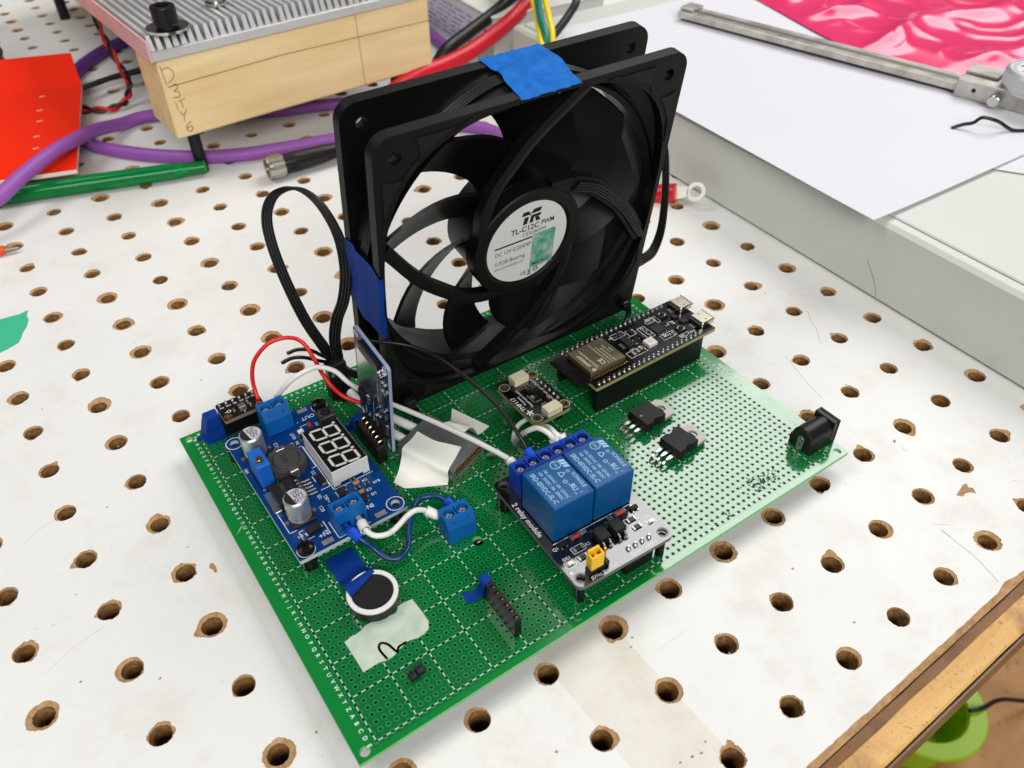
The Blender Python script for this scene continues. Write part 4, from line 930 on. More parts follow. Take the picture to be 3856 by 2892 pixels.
# ------------------------------------------------------------------ temperature sensor breakout
def temp_sensor():
    t = thing("temperature_sensor", "small black temperature sensor board with two cream connectors and gold holes", "sensor board", (109, 70.3, 0), 1)
    Z = 10.0; H = [(2.0, 22.9), (15.4, 22.9), (2.0, 2.2), (15.1, 2.4)]
    B("circuit_board", t, [pcb_black, pcb_edge_y], ('plate', rrect(-.5, 16.9, -.6, 26.0, 2.3, 5), [circ(x, y, 1.25, 16) for x, y in H], 8.4, Z, {'wall': 1}))
    for x, y in H:
        m = M(); m.ring(x, y, 1.25, 1.8, Z + .025, 24); m.lathe([(1.24, Z + .02), (1.24, 8.5)], 16, None, True, x, y); r_ = obj("plated_hole", m, mat("tinned gold", (150, 136, 84), .35, metal=.9), t)
        q = M(); q.ring(x, y, 2.0, 2.15, Z + .03, 24); obj("ring_print", q, silk2, r_)
    for y0, f in ((20.6, 1), (-.4, -1)):
        c = M(); c.box(5.4, 12.0, y0, y0 + 4.3, Z, Z + .9, .1); c.box(5.4, 12.0, y0, y0 + 4.3, Z + 2.3, Z + 3.0, .1); c.box(5.4, 6.2, y0, y0 + 4.3, Z + .9, Z + 2.3); c.box(11.2, 12.0, y0, y0 + 4.3, Z + .9, Z + 2.3); yb = (y0, y0 + 1) if f > 0 else (y0 + 3.3, y0 + 4.3); c.box(6.2, 11.2, yb[0], yb[1], Z + .9, Z + 2.3)
        cn = obj("connector", c, cream, t)
        for k in range(4):
            yy = (y0 - 1.1, y0) if f > 0 else (y0 + 4.3, y0 + 5.4); B("pin", cn, tin, ('box', 7.0 + k, 7.4 + k, yy[0], yy[1], Z, Z + .4))
        B("mount_tab", cn, tin, ('box', 4.4, 5.4, y0 + 1, y0 + 3, Z, Z + .8), ('box', 12.0, 13.0, y0 + 1, y0 + 3, Z, Z + .8))
    for k in range(6):
        m = M(); y = 19.6 - k * 2.6; blob(m, 15.2, y, Z, .8, .9); m.box(14.95, 15.45, y - .25, y + .25, Z + .3, Z + 1.2); obj("solder_joint", m, solder, t)
    s_ = M(); z = Z + .03
    s_.text("TMP117", 2.5, .9, 12.2, z, 90, bold=.016); s_.text("Precision", 1.45, 2.9, 13.0, z, 90, bold=.008); s_.text("Temperature Sensor", 1.45, 4.5, 13.4, z, 90, bold=.008, sx=.92)
    for a, y in (("ADDR", 19.6), ("INT", 17.0), ("SDA", 14.4), ("SCL", 11.8), ("GND", 9.2), ("VIN", 6.6)): s_.text(a, 1.25, 13.2 if a in ("ADDR", "SDA", "GND") else 16.5 if False else 13.2, y, z, 90 if False else 100, bold=.01)
    # five-petal flower mark
    for k in range(5):
        a = 90 + 72 * k; V = [(1.6 + r * math.cos(RAD(a + d)), 5.9 + r * math.sin(RAD(a + d)), z) for r, d in ((.2, -60), (1.0, -24), (1.75, 0), (1.0, 24), (.2, 60))]; s_.add(V, [(0, 1, 2, 3, 4)])
    s_.text("on", 1.1, 3.9, 1.2, z, 90); s_.text("qwiic", 1.1, 9.0, 7.2, z, 0)
    obj("silkscreen", s_, silk2, t)
    m = M(); m.box(6.0, 6.7, 9.0, 14.2, Z, Z + .03); m.box(6.0, 9.6, 9.0, 9.7, Z, Z + .03); obj("slot_mark", m, mat("grey slot", (96, 98, 96), .5), t)
    B("sensor_chip", t, ic_black, ('box', 7.4, 9.4, 10.6, 12.6, Z, Z + .7, .05))
    for x, y in ((8.6, 18.6), (10.2, 18.6), (8.6, 17.2), (10.2, 17.2)): resistor(t, x, y, Z, 90, 1.3, .7, h=.4)
    for x, y in ((12.2, 8.2), (7.2, 11.8)): resistor(t, x, y, Z, 90, 1.8, 1.1, body_brown, "ceramic_capacitor", .8)
    B("header", t, hdr_black, ('box', 13.9, 16.5, 4.8, 21.2, .02, 8.38, .15))
    return t
temp_sensor()
# ------------------------------------------------------------------ barometer board and taped part at the far left corner
def barometer():
    t = thing("pressure_sensor", "tiny black sensor board with two gold mounting holes at the board's left corner", "sensor board", (15.1, 132.6, 0), .6)
    Z = 14.4
    B("circuit_board", t, [pcb_black, mat("tan board edge", (120, 104, 84), .6)], ('plate', rrect(0, 15.5, 0, 10.4, .4, 2), [circ(1.9, 2.0, .75, 14), circ(13.9, 1.6, .75, 14)], 12.9, Z, {'wall': 1}))
    for x, y in ((1.9, 2.0), (13.9, 1.6)): B("gold_hole", t, gold, ('ring', x, y, .75, 1.5, Z + .03, 24))
    B("sensor_can", t, [mat("sensor can", (186, 170, 158), .3, metal=.9), ink], ('box', 6.6, 9.2, 2.8, 5.3, Z, Z + 1.0, .12), ('cyl', 7.6, 4.7, .2, Z + 1.0, Z + 1.02, 8, {'mi': 1}))
    for k in range(6):
        m = M(); x = 1.3 + k * 2.54; blob(m, x, 9.3, Z, .65, .8); m.box(x - .25, x + .25, 9.05, 9.55, Z, Z + 1.0); obj("solder_joint", m, solder, t)
    for x, y in ((4.9, 4.0), (10.6, 5.6), (8.0, 1.6), (11.0, 3.4)): resistor(t, x, y, Z, 90, 1.2, .7, body_brown if x > 10 else None, "chip_part", .45)
    s_ = M()
    for a, x in (("GND", 14.0), ("3V3", 11.5), ("WS", 9.2), ("SEL", 6.6), ("SCK", 4.1), ("DO", 1.6)): s_.text(a, 1.05, x, 7.5, Z + .03, 180, bold=.01)
    s_.ring(3.2, 4.4, .5, .75, Z + .03, 12); s_.strip([(1.8, 4.4), (2.4, 4.4)], .25, Z + .03)
    obj("silkscreen", s_, silk2, t)
    B("header", t, hdr_black, ('box', .2, 15.3, 8.0, 10.4, .02, 12.88, .2))
barometer()
def corner_tape():
    m = M()
    front = [(7.9, .1), (17.3, .1), (15.2, 10.0), (10.4, 10.0), (9.1, 6.2)]; n = 5
    V = [(x, 141.2 + (.5 if z > 5 else 0), z) for x, z in front] + [(x - (.5 if z < 1 else 0), 147.2, z * .97) for x, z in front]
    m.add(V, [(0, 1, 2, 3, 4)] + [((i + 1) % n, i, n + i, n + (i + 1) % n) for i in range(n)] + [tuple(range(2 * n - 1, n - 1, -1))])
    m.sheet([[(5.2, 146.4, .2), (5.6, 144.6, .2)], [(7.0, 146.6, .25), (7.4, 143.0, .25)], [(8.6, 147, 1.2), (8.4, 141.4, .4)]], .12)
    m.sheet([[(7.9, 141.15, .4), (17.3, 141.15, .4)], [(8.2, 140.1, .22), (17.0, 140.3, .2)]], .12, smooth=False)
    tag(obj("tape", m, blue_tape_dark, origin=(12, 144, 0)), "blue tape folded into a block at the board's left corner", "tape")
corner_tape()

# ------------------------------------------------------------------ card reader standing on edge
def card_reader():
    t = thing("card_reader", "blue memory card reader board standing upright in front of the fan", "card reader", (61.2, 92.1, 4.6), 0, rx=8.2)
    # local: x = thickness, y = width, z = height 0..45; u runs from the far edge to the near one, parts face -x
    T = Matrix(((0, 0, -1, 0), (-1, 0, 0, 24.2), (0, 1, 0, 0), (0, 0, 0, 1)))    # (u, v, w) -> (-w, 24.2 - u, v)
    def bx(name, parent, mm, a, b_, c, d, e, f_, bev=0.):
        m_ = M(); m_.T = T; m_.box(24.2 - b_, 24.2 - a, c, d, e, f_, bev); return obj(name, m_, mm, parent)
    m = M(); m.T = T; Hh = [(2.2, 2.4), (22, 2.4), (2.2, 42.8), (22, 42.8)]
    m.plate(rrect(0, 24.2, 0, 45.2, 1.6, 4), [circ(x, y, 1.05, 12) for x, y in Hh], -.6, .6, wall=1); obj("circuit_board", m, [pcb_blue_dark, mat("silver blue edge", (150, 166, 184), .5, metal=.2)], t)
    cn = bx("card_socket", t, mat("polished steel", (214, 216, 214), .16, metal=1.), 4.8, 19.4, 21.6, 40.4, .6, 2.4, .25)
    bx("card_slot", cn, ic_black, 5.4, 18.8, 40.4, 42.9, .6, 1.7, .15); bx("socket_wall", cn, tin, 3.2, 4.6, 22.6, 39, .6, 1.9, .1)
    for u, v in ((20.6, 23.4), (20.6, 21.4), (3.8, 20.6), (2.4, 31.0)): bx("solder_tab", cn, solder, u - .7, u + .7, v - .5, v + .5, .6, 1.5, .08)
    rg = bx("regulator", t, ic_black, 17.6, 22.4, 11.4, 15.4, .6, 1.9, .12)
    for v in (11.2, 12.9, 14.6): bx("pin", rg, solder, 16.0, 17.6, v, v + .9, .6, 1.0)
    ch = bx("chip", t, ic_black, 3.4, 7.4, 7.6, 13.4, .6, 2.0, .12)
    for k in range(7):
        for u in (2.4, 7.4): bx("pin", ch, solder, u, u + 1, 8.0 + k * .78, 8.4 + k * .78, .6, .95)
    for u, v, r in ((4.2, 16.4, 0), (6.4, 17.0, 90), (8.4, 16.2, 0), (4.2, 18.2, 0), (3.4, 5.4, 0), (5.6, 5.0, 90), (2.4, 34, 90), (10.4, 10.4, 90)):
        c = M(); c.T = T @ TR(24.2 - u, v, .6, r); c.box(-.9, .9, -.5, .5, 0, .5, .05); c.box(-1.2, -.8, -.55, .55, 0, .55, mi=1); c.box(.8, 1.2, -.55, .55, 0, .55, mi=1); obj("resistor", c, [res_body, solder], t)
    s_ = M(); s_.T = T; z = .64
    for k, a in enumerate(("GND", "VCC", "MISO", "MOSI", "SCK", "CS")): s_.text(a, 1.5, 5.2 + k * 2.9, 4.6, z, 90, align='LEFT', bold=.012)
    s_.strip([(22.6, 1.2), (22.6, 5), (21.2, 5)], .25, z); s_.strip([(9.2, 18), (11.6, 18), (11.6, 9)], .25, z); s_.strip([(4.7, 4.0), (20, 4.0)], .22, z)
    for x, y in Hh: s_.ring(x, y, 1.1, 1.45, z, 16)
    obj("silkscreen", s_, silk2, t)
    hb = M(); hb.T = into(t); hb.box(55.6, 59.6, 94.2, 110.4, .05, 8.5, .2); obj("header", hb, hdr_black, t)
    for k in range(6):
        y = 96.0 + k * 2.56; p = M(); p.T = into(t); p.tube([(61, y, 9.6 + k * .34), (58.6, y, 9.4 + k * .3), (57.5, y, 9.0 + k * .2), (57.3, y, 8.2)], .42, 6, 4); obj("pin", p, mat("pin metal", (206, 188, 150), .25, metal=1.), t)
    hh = M(); hh.T = into(t); hh.box(58.6, 60.5, 94.2, 110.4, 8.55, 11.6, .15); obj("pin_strip", hh, hdr_black, t)
    m = M(); m.sheet([[(53.6, 119, .2), (57.5, 120.4, .2)], [(54.4, 116.2, 1.0), (58.8, 117.2, 1.0)], [(55.2, 114, 8.6), (59.8, 114.6, 8.8)], [(55.4, 111, 8.9), (59.8, 111, 9.0)]], .15)
    m.sheet([[(54.4, 116.2, .3), (55.2, 114, 8.5), (55.4, 111, 8.8)], [(55.3, 116.0, .2), (55.5, 113, 4), (55.5, 111, .2)]], .12)
    tag(obj("tape", m, blue_tape_dark, origin=(57, 115, 0)), "small blue tape tab on the pin header behind the three-digit display", "tape")
card_reader()

# header block behind the card reader that the fan lead plugs into
def plug_header():
    t = thing("pin_socket", "tall black socket block beside the fan's left foot, below the white wire", "socket", (60.5, 138.5, 0), 0)
    B("socket_body", t, hdr_black, ('box', -3.6, 5.0, -4.0, 1.6, .02, 9.2, .25)); B("plug_body", t, mat("plug black", (20, 20, 20), .4), ('box', -3.2, 4.6, -3.4, 1.0, 9.25, 17.0, .35))
    B("socket_foot", t, hdr_black, ('box', -1.0, 2.0, -6.4, -4.0, .02, 2.6, .2)) 
    B("contact", t, tin, ('box', -2.6, -1.2, -3.5, -3.38, 11.8, 13.6))
plug_header()

# ------------------------------------------------------------------ flat aluminium connector with taped cables
def silver_connector():
    t = thing("metal_connector", "flat aluminium connector with a row of gold contacts under white tape", "connector", (73.2, 71.0, 0), 21.5)
    al = mat("dull aluminium", (150, 152, 154), .45, metal=.9, vary=(160, (176, 178, 180), .25), bump=(500, .3, .0002))
    m = M(); m.box(0, 18.9, 2.2, 25.2, 0, 6, .25); m.box(0, 18.9, 0, 2.2, 0, .9, .1); m.box(0, 18.9, 0, 2.2, 5.1, 6, .1); m.box(0, 1.4, 0, 2.2, .9, 5.1); m.box(17.6, 18.9, 0, 2.2, .9, 5.1); m.box(-.5, 0, .3, 25, 1.9, 3.9, .15)
    obj("shell", m, al, t)
    B("contact_bed", t, mat("contact bed", (34, 26, 20), .6), ('box', 1.4, 17.6, .9, 2.2, .9, 5.1))
    g = M()
    for k in range(15):
        for z in (1.9, 3.6): g.box(2.0 + k * 1.03, 2.6 + k * 1.03, .35, .95, z, z + .8, .1)
    stuff(obj("contacts", g, gold, t))
    for k, (P, r) in enumerate((([(74.6, 99.6, 3.4), (72.1, 104.8, 3.8), (69.9, 109.3, 4), (66.5, 116, 4.2), (64, 122, 4.5), (62.5, 130, 6)], 1.75), ([(68.6, 95.6, 3.4), (68, 97.4, 3.6), (66, 102.1, 4), (64.4, 106.5, 4), (63.4, 111.5, 4), (62.8, 117, 4)], 1.75))):
        c = M(); c.T = into(t); c.tube(P, r, 12); obj("cable", c, mat("white cable jacket", (226, 226, 222), .4), t)
silver_connector()
white_tape = mat("white vinyl tape", (244, 244, 234), .4, spec=.4, bump=(120, .15, .0005))
def sub(G, k=3):
    """smooth a coarse grid of points with splines in both directions"""
    R = [spline(r, k) for r in G]; return [list(c) for c in zip(*[spline(list(c), k) for c in zip(*R)])]
def white_tapes():
    A = [(73.1, 95.5, 6.35), (74.2, 91.8, 6.35), (76.0, 87.2, 6.4), (78.8, 83.6, 6.35), (82.1, 79.3, 6.35)]
    A2 = [(69.0, 93.0, 6.5), (70.4, 88.6, 6.6), (72.4, 84.0, 6.55), (74.6, 79.9, 6.5), (77.2, 75.6, 6.5)]
    Bn = [(64.4, 91.2, 6.35), (66.2, 86.0, 6.5), (68.0, 81.3, 6.5), (70.0, 76.4, 6.45), (72.0, 72.0, 6.3)]
    B2 = [(63.4, 90.6, 3.4), (65.0, 85.0, 3.6), (66.8, 80.3, 3.5), (69.2, 75.6, 3.0), (71.8, 71.8, 2.4)]
    B3 = [(60.0, 87.2, .7), (61.6, 82.4, .9), (63.6, 78.6, .9), (66.8, 75.2, .6), (71.4, 71.9, .5)]
    C = [(55.8, 83.4, .25), (56.9, 80.6, .25), (58.3, 78.4, .25), (64.4, 74.9, .25), (71.2, 71.3, .25)]
    m = M(); m.sheet(sub([A, A2, Bn, B2, B3, C], 4), .14); tag(obj("tape", m, white_tape, origin=(68, 80, 0)), "wide white tape over the left half of the aluminium connector", "tape")
    rows = [[(82.0, 93.9, 6.3), (84.0, 89.3, 6.3), (85.9, 84.8, 6.3)], [(83.8, 93.6, 6.4), (85.9, 89.3, 6.4), (88.1, 85.1, 6.6)], [(85.3, 93.5, 6.2), (87.7, 89.0, 7.0), (89.2, 83.7, 8.6)], [(87.3, 96.0, 3.5), (89.7, 90.7, 4.2), (91.8, 85.2, 4.6)], [(89.1, 98.6, .6), (91.3, 92.6, .5), (93.5, 86.0, .5)], [(93.1, 104.3, .3), (96.3, 95.9, .3), (99.6, 87.6, .3)]]
    m = M(); m.sheet([r[::-1] for r in sub(rows, 4)], .14); tag(obj("tape", m, white_tape, origin=(90, 92, 0)), "small white tape strip at the far right of the aluminium connector", "tape")
white_tapes()

# ------------------------------------------------------------------ loose components on the board
def transistor(label, x, y, rz, dot):
    t = thing("power_transistor", label, "transistor", (x, y, 0), rz, "power transistors on the green board")
    body = [(-5, -5), (-1.6, -5), (-1.1, -4.3), (1.1, -4.3), (1.6, -5), (5, -5), (5, 5), (1.6, 5), (1.1, 4.3), (-1.1, 4.3), (-1.6, 5), (-5, 5)]
    B("body", t, [ic_black, mat("dimple grey", (120, 118, 114), .5)], ('plate', [(a * .97, b * .97) for a, b in body], [], 1.6, 5.6, {'outer_b': body}), ('cyl', -3.2, .2, .55, 5.58, 5.63, 14, {'mi': 1 if dot else 0}))
    B("metal_tab", t, mat("nickel tab", (176, 174, 168), .55, metal=.35), ('plate', [(4.2, -4.9), (10.2, -4.9), (11.6, -3.2), (11.6, 3.2), (10.2, 4.9), (4.2, 4.9)], [circ(7.9, 0, 1.85, 24)], 1.5, 2.8))
    for k in (-1, 0, 1):
        yy = k * 2.54; m = M()
        m.box(-8.4, -4.9, yy - .65, yy + .65, 2.6, 3.1, .05); P = spline([(-8.3, yy, 2.85), (-9.8, yy, 2.7), (-11.6, yy, 1.7), (-12.7, yy, -.6)], 5)
        for a, b in zip(P, P[1:]): m.add([(a.x, yy - .4, a.z + .22), (a.x, yy + .4, a.z + .22), (b.x, yy + .4, b.z + .22), (b.x, yy - .4, b.z + .22), (a.x, yy - .4, a.z - .22), (a.x, yy + .4, a.z - .22), (b.x, yy + .4, b.z - .22), (b.x, yy - .4, b.z - .22)], [(0, 3, 2, 1), (4, 5, 6, 7), (0, 4, 7, 3), (1, 2, 6, 5)])
        obj("pin", m, tin, t)
    return t
transistor("three-legged black power transistor nearest the microcontroller board", 149.7, 54.6, 5, True)
transistor("three-legged black power transistor nearer to the relay module", 149.9, 37.3, 6, False)

def power_jack():
    t = thing("power_jack", "black barrel power jack at the right corner of the green board", "power jack", (186, 11.3, 0), 0)
    m = M(); m.box(.3, 13.5, -4.4, 4.4, 0, 6.2, .2); m.T = TR(0, 0, 6.2, ry=90) ; m.lathe([(0, -.3), (3.9, -.3), (4.4, .2), (4.4, 12)], 32); m.T = Matrix.Identity(4)
    m.box(.8, 3.0, 4.4, 5.6, 0, 4.6, .2)
    obj("barrel", m, [black_plastic], t)
    B("front_block", t, [black_plastic, mat("jack bore", (5, 5, 5), .6)], ('box', 11.0, 13.0, -4.6, 4.6, 0, 11, .25), ('box', 13.4, 14.4, -4.6, 4.6, 0, 11, .25), ('box', 13.0, 13.4, -4.3, 4.3, .2, 10.5))
    c = B("contact", t, mat("contact metal", (150, 156, 150), .3, metal=.9), ('plate', rrect(-1.3, 1.3, -5.6, 1.4, 1.2, 5), [circ(0, -2.9, .45, 10)], .31, .55), T=Matrix(((0, 0, -1, 0), (-1, 0, 0, 0), (0, 1, 0, 6.0), (0, 0, 0, 1))))
    B("rivet", c, tin, ('lathe', [(1.0, .5), (.9, .9), (.4, 1.1), (.3, .8), (0, .8)], 16), T=Matrix(((0, 0, -1, 0), (-1, 0, 0, 0), (0, 1, 0, 6.0), (0, 0, 0, 1))))
    B("pin", t, tin, ('box', .1, .5, -.9, .9, -.4, .9))
power_jack()

def loose_terminal():
    t = thing("terminal_block", "blue two-way screw terminal standing alone left of the relay module", "terminal block", (63.2, 52.0, 0), -3)
    terminal(t, 0, 0, 0, name="terminal_body")
loose_terminal()

def speaker():
    t = thing("speaker", "small round black speaker with a white rim, partly under blue tape", "speaker", (27.2, 43.7, 0))
    B("shell", t, [mat("dark shell", (26, 27, 26), .45), ], ('lathe', [(0, 0), (7.6, 0), (8.0, .4), (8.0, 4.2), (7.9, 4.4), (0, 4.4)], 48))
    B("rim", t, mat("white rim", (224, 224, 220), .45), ('lathe', [(8.05, 4.2), (8.1, 4.9), (7.9, 5.1), (6.7, 5.1), (6.55, 4.9), (6.55, 4.4)], 48))
    B("membrane", t, mat("black felt", (14, 14, 15), .9, vary=(900, (24, 24, 25), .2)), ('lathe', [(0, 4.75), (6.55, 4.7)], 48))
speaker()
def speaker_tape():
    L = [(21.0, 66.5, .2), (21.0, 60, .2), (20.9, 55.2, .5), (20.8, 52.2, 4.0), (20.6, 49.4, 5.35), (20.7, 45.3, 5.35)]
    R = [(30.7, 66.5, .2), (30.9, 60, .2), (31.0, 55.6, .5), (31.0, 53.0, 3.8), (31.0, 51.2, 5.35), (31.1, 49.6, 5.35)]
    G = [[tuple(a[i] + (b[i] - a[i]) * k / 6 for i in range(3)) for k in range(7)] for a, b in zip(L, R)]
    m = M(); m.sheet(sub(G, 3), .14); tag(obj("tape", m, blue_tape_dark, origin=(26, 55, 0)), "flat dark blue tape reaching over the round speaker's edge", "tape")
speaker_tape()
def marked_tape():
    m = M(); out = [(13.0, 35.7), (15.7, 36.3), (17.2, 36.1), (19.1, 36.4), (20.6, 37.2), (23.0, 37.1), (24.8, 36.7), (26.6, 36.6), (28.4, 36.0), (30.6, 35.7), (32.4, 37.3), (33.9, 37.6), (37.2, 37.2), (37.4, 31), (37.4, 27.4), (36.0, 25.0), (33.8, 24.3), (31.4, 24.4), (29.8, 24.9), (28.3, 25.1), (26.2, 24.3), (24.4, 23.7), (22.8, 23.2), (20.9, 23.0), (18.2, 23.8), (16.1, 23.7), (13.2, 23.6), (13.2, 29)][::-1]
    m.plate(out, [], .05, .2)
    o = obj("tape", m, mat("grey masking tape", (198, 206, 190), .7, vary=(170, (170, 190, 172), .18), bump=(260, .5, .0004)), origin=(25, 30, 0))
    tag(o, "torn pale masking tape with a black pen squiggle, below the speaker", "tape")
    p = M(); Q = [q.xy for q in spline([(20.9, 23.5, 0), (20.5, 26.9, 0), (20.9, 28.5, 0), (22.0, 29.0, 0), (23.4, 27.4, 0), (24.4, 24.0, 0), (25.7, 24.9, 0), (28.0, 25.1, 0)], 6)]
    p.strip([tuple(q) for q in Q], .75, .23); p.v = [(x - 25, y - 30, z) for x, y, z in p.v]
    obj("pen_mark", p, mat("marker ink", (40, 38, 44), .7), o)
marked_tape()
def socket_strip():
    t = thing("socket_strip", "upright black seven-pin socket strip with blue tape on one end", "socket", (55.7, 7.5, 0), -.6)
    m = M(); m.box(0, 2.5, 0, 18.2, .02, 7.9, .1)
    hs = [rect(.55, 1.95, .55 + k * 2.55, 1.95 + k * 2.55) for k in range(7)]; m.plate(rect(.02, 2.48, .02, 18.18), hs, 7.9, 8.5)
    obj("strip", m, hdr_black, t)
    for k in range(7): B("contact", t, gold, ('box', 1.5, 1.85, .95 + k * 2.55, 1.5 + k * 2.55, 7.92, 8.2))
    m = M()
    m.sheet([[(51.2, 30.3, .2), (53.4, 29.0, .3), (55.2, 28.2, 1.0), (55.5, 27.0, 5), (55.6, 26.6, 8.62), (57.2, 27.0, 8.75), (58.9, 27.3, 8.6)], [(50.3, 25.8, .2), (53, 25.2, .3), (55.1, 24.6, .9), (55.45, 24.0, 4), (55.55, 23.4, 8.6), (57.0, 23.5, 8.72), (58.5, 23.9, 8.6)]][::1], .12)
    tag(obj("tape", m, blue_tape_dark, origin=(54, 26, 0)), "small blue tape flag on the upright socket strip", "tape")
socket_strip()
def pin_stub():
    m = M(); m.box(23.0, 25.4, 12.6, 15.0, 0, 2.3, .35); m.box(25.5, 28.2, 12.9, 15.3, 0, 2.7, .4); m.box(25.0, 26.0, 13.4, 14.8, 0, 1.6, .2); m.box(24.0, 24.5, 14.0, 14.6, 2, 3.1, .1); m.box(26.6, 27.1, 14.2, 14.8, 2.2, 3.4, .1)
    tag(obj("pin_stub", m, mat("broken header plastic", (24, 24, 24), .5, bump=(900, .8, .0006)), origin=(25.5, 14, 0)), "broken-off black two-pin header stub near the front corner", "pin header")
    for x, y in ((27.7, 17.7), (29.6, 18.0)):
        k = M(); blob(k, x, y, 0, .35, .5); tag(obj("solder_dot", k, solder, origin=(x, y, 0)), "%s of two tiny solder dots behind the black header stub" % ("left" if x < 28 else "right"), "solder", "solder dots by the header stub")
pin_stub()

# ------------------------------------------------------------------ wires
wire_white = mat("white wire", (228, 228, 224), .35, sss=.05); wire_red = mat("red wire", (214, 30, 28), .35); wire_blue = mat("blue wire", (6, 58, 104), .3)
sleeve_blue = mat("blue ferrule", (8, 72, 200), .4); sleeve_white = mat("white ferrule", (232, 232, 228), .4)
def wire(label, P, r, m_, ends=(), name="wire"):
    t = thing(name, label, "wire", P[0]); m = M(); m.tube(P, r, 10); obj("insulation", m, m_, t, origin=P[0], at=tuple(-c for c in P[0]))
    for A, Bp, rr, mm in ends:
        f = M(); d = Vector(Bp) - Vector(A); L = d.length; f.T = Matrix.Translation(A) @ d.to_track_quat('Z', 'Y').to_matrix().to_4x4()
        f.lathe([(rr * .55, 0), (rr * .6, L * .2), (rr, L * .45), (rr, L), (rr * .85, L), (rr * .8, L - .6)], 14); obj("ferrule", f, mm, t, origin=P[0], at=tuple(-c for c in P[0]))
    return t
wire("white jumper wire from the voltage converter to the lone blue terminal", [(35.4, 67.4, 11.0), (34.9, 64, 11.4), (34.9, 60, 11.8), (36.2, 57.2, 11.7), (39.2, 56.2, 11), (42, 56.9, 10), (45.2, 58, 10), (48.8, 59.6, 10), (52.1, 60.2, 10), (54.8, 60, 8.8), (57, 59.4, 6.8), (59, 57.8, 5.2), (60.6, 55.6, 4.4)], .95, wire_white, [((35.4, 67.6, 11.0), (34.7, 61, 11.7), 1.75, sleeve_white), ((60.5, 55.9, 4.5), (56.2, 60.0, 7.6), 1.75, sleeve_white)])
wire("blue jumper wire looping from the voltage converter to the lone blue terminal", [(30.2, 67.0, 11.2), (31.0, 63.6, 10.4), (32.8, 60.2, 8.8), (35.2, 57.2, 5.4), (37.3, 53.7, 3.2), (40.2, 51.8, 2.6), (43, 52.0, 2.6), (45.6, 54.0, 2.8), (48.4, 58.2, 4), (51.4, 61.8, 6), (54.1, 64.9, 6), (57.4, 66.8, 6), (60.5, 66.2, 6), (63.1, 64.1, 6), (64.6, 60.6, 6), (65.7, 56, 4.6)], .95, wire_blue, [((30.2, 67.2, 11.2), (32.4, 60.6, 9.2), 1.85, sleeve_blue), ((65.7, 55.6, 4.6), (64.6, 60.8, 6.2), 1.8, sleeve_blue)])
wire("white wire running from the converter's output behind the card reader to the relay", [(34.4, 131.5, 12.5), (35.2, 134.2, 13.6), (36.3, 131.8, 17.6), (38.4, 129.2, 22), (42.2, 127.4, 25.6), (47.0, 126.6, 27.2), (51.5, 126.4, 26.6), (56.2, 124, 24), (59.0, 120.2, 20), (62.4, 117.6, 16), (65.6, 112, 14.4), (70.0, 105.2, 13.6), (75.6, 92.9, 13.8), (80.5, 79.9, 14.6), (84.3, 66.1, 16.4), (86.8, 55, 17.8), (87.2, 50.5, 17.2)], .95, wire_white, [((87.0, 49.6, 17.0), (86.6, 54.6, 18.0), 1.7, sleeve_white)])
wire("red wire arching from the converter's output over the green board's far edge", [(29.6, 131.5, 12.5), (29.6, 137, 13.5), (30.0, 140.6, 18), (31.0, 141.6, 23.5), (33.5, 141.7, 29), (39.5, 141.3, 33.6), (46.0, 139.6, 34.4), (50.1, 135.4, 33), (52.0, 130.9, 26), (53.0, 130.2, 21), (54.6, 126.6, 15.6), (57.6, 123.3, 11), (61.6, 119.2, 9), (64, 116, 8)], .8, wire_red)
wire("thin black wire from the relay terminal up to the fan's left side", [(92.8, 49.0, 19), (92.6, 52.0, 20.6), (91.9, 56.5, 25), (90.8, 64.2, 30), (88.8, 72.0, 34), (85.5, 81.6, 38), (82.3, 91.9, 40), (77.2, 99.4, 42), (71.7, 103.8, 43.4), (66.5, 108.0, 43.6), (64.5, 114, 42)], .7, wire_black, [((92.8, 48.6, 18.8), (92.5, 53.0, 21.0), 1.7, sleeve_blue)])
wire("short white wire bending from the relay terminal down to the board beside the temperature sensor", [(103.4, 49.0, 17.6), (103.2, 51.4, 19.6), (101.9, 51.2, 22.6), (100.8, 53.2, 24.4), (99.7, 57.2, 23.6), (98.4, 61.2, 19.6), (99.3, 66.8, 12), (101.2, 72.2, 4), (102.0, 74.2, .2)], .95, wire_white, [((103.4, 48.8, 17.4), (103.0, 52.4, 20.6), 1.7, sleeve_white)])
wire("short white wire from the relay terminal passing under the temperature sensor board", [(106.6, 49.0, 17.6), (106.4, 51.4, 19.6), (104.6, 52.4, 21.6), (105.2, 56.5, 20.6), (108.4, 63, 14.6), (111.4, 70, 7), (113, 75, 4)], .95, wire_white, [((106.6, 48.8, 17.4), (106.2, 52.4, 20.6), 1.7, sleeve_white)])
wire("white wire stub curling out from under the temperature sensor board", [(113, 77.6, 6.6), (110.6, 77.3, 6.4), (106.4, 77.6, 5.2), (103.6, 76.6, 3), (102.4, 75.6, .2)], .95, wire_white)
wire("upper of two loose black wire ends beside the fan lead's loop", [(44.4, 137.6, 29), (48.4, 138.6, 28.2), (53.0, 138.4, 26.0), (57.5, 139.4, 20.5), (60.5, 139.5, 17)], .72, wire_black)
wire("lower of two loose black wire ends beside the fan lead's loop", [(41.0, 135.4, 27.6), (45.4, 136.8, 26.8), (50.0, 136.9, 24.8), (55.6, 138.2, 19.6), (59.5, 138.6, 16.8)], .72, wire_black)
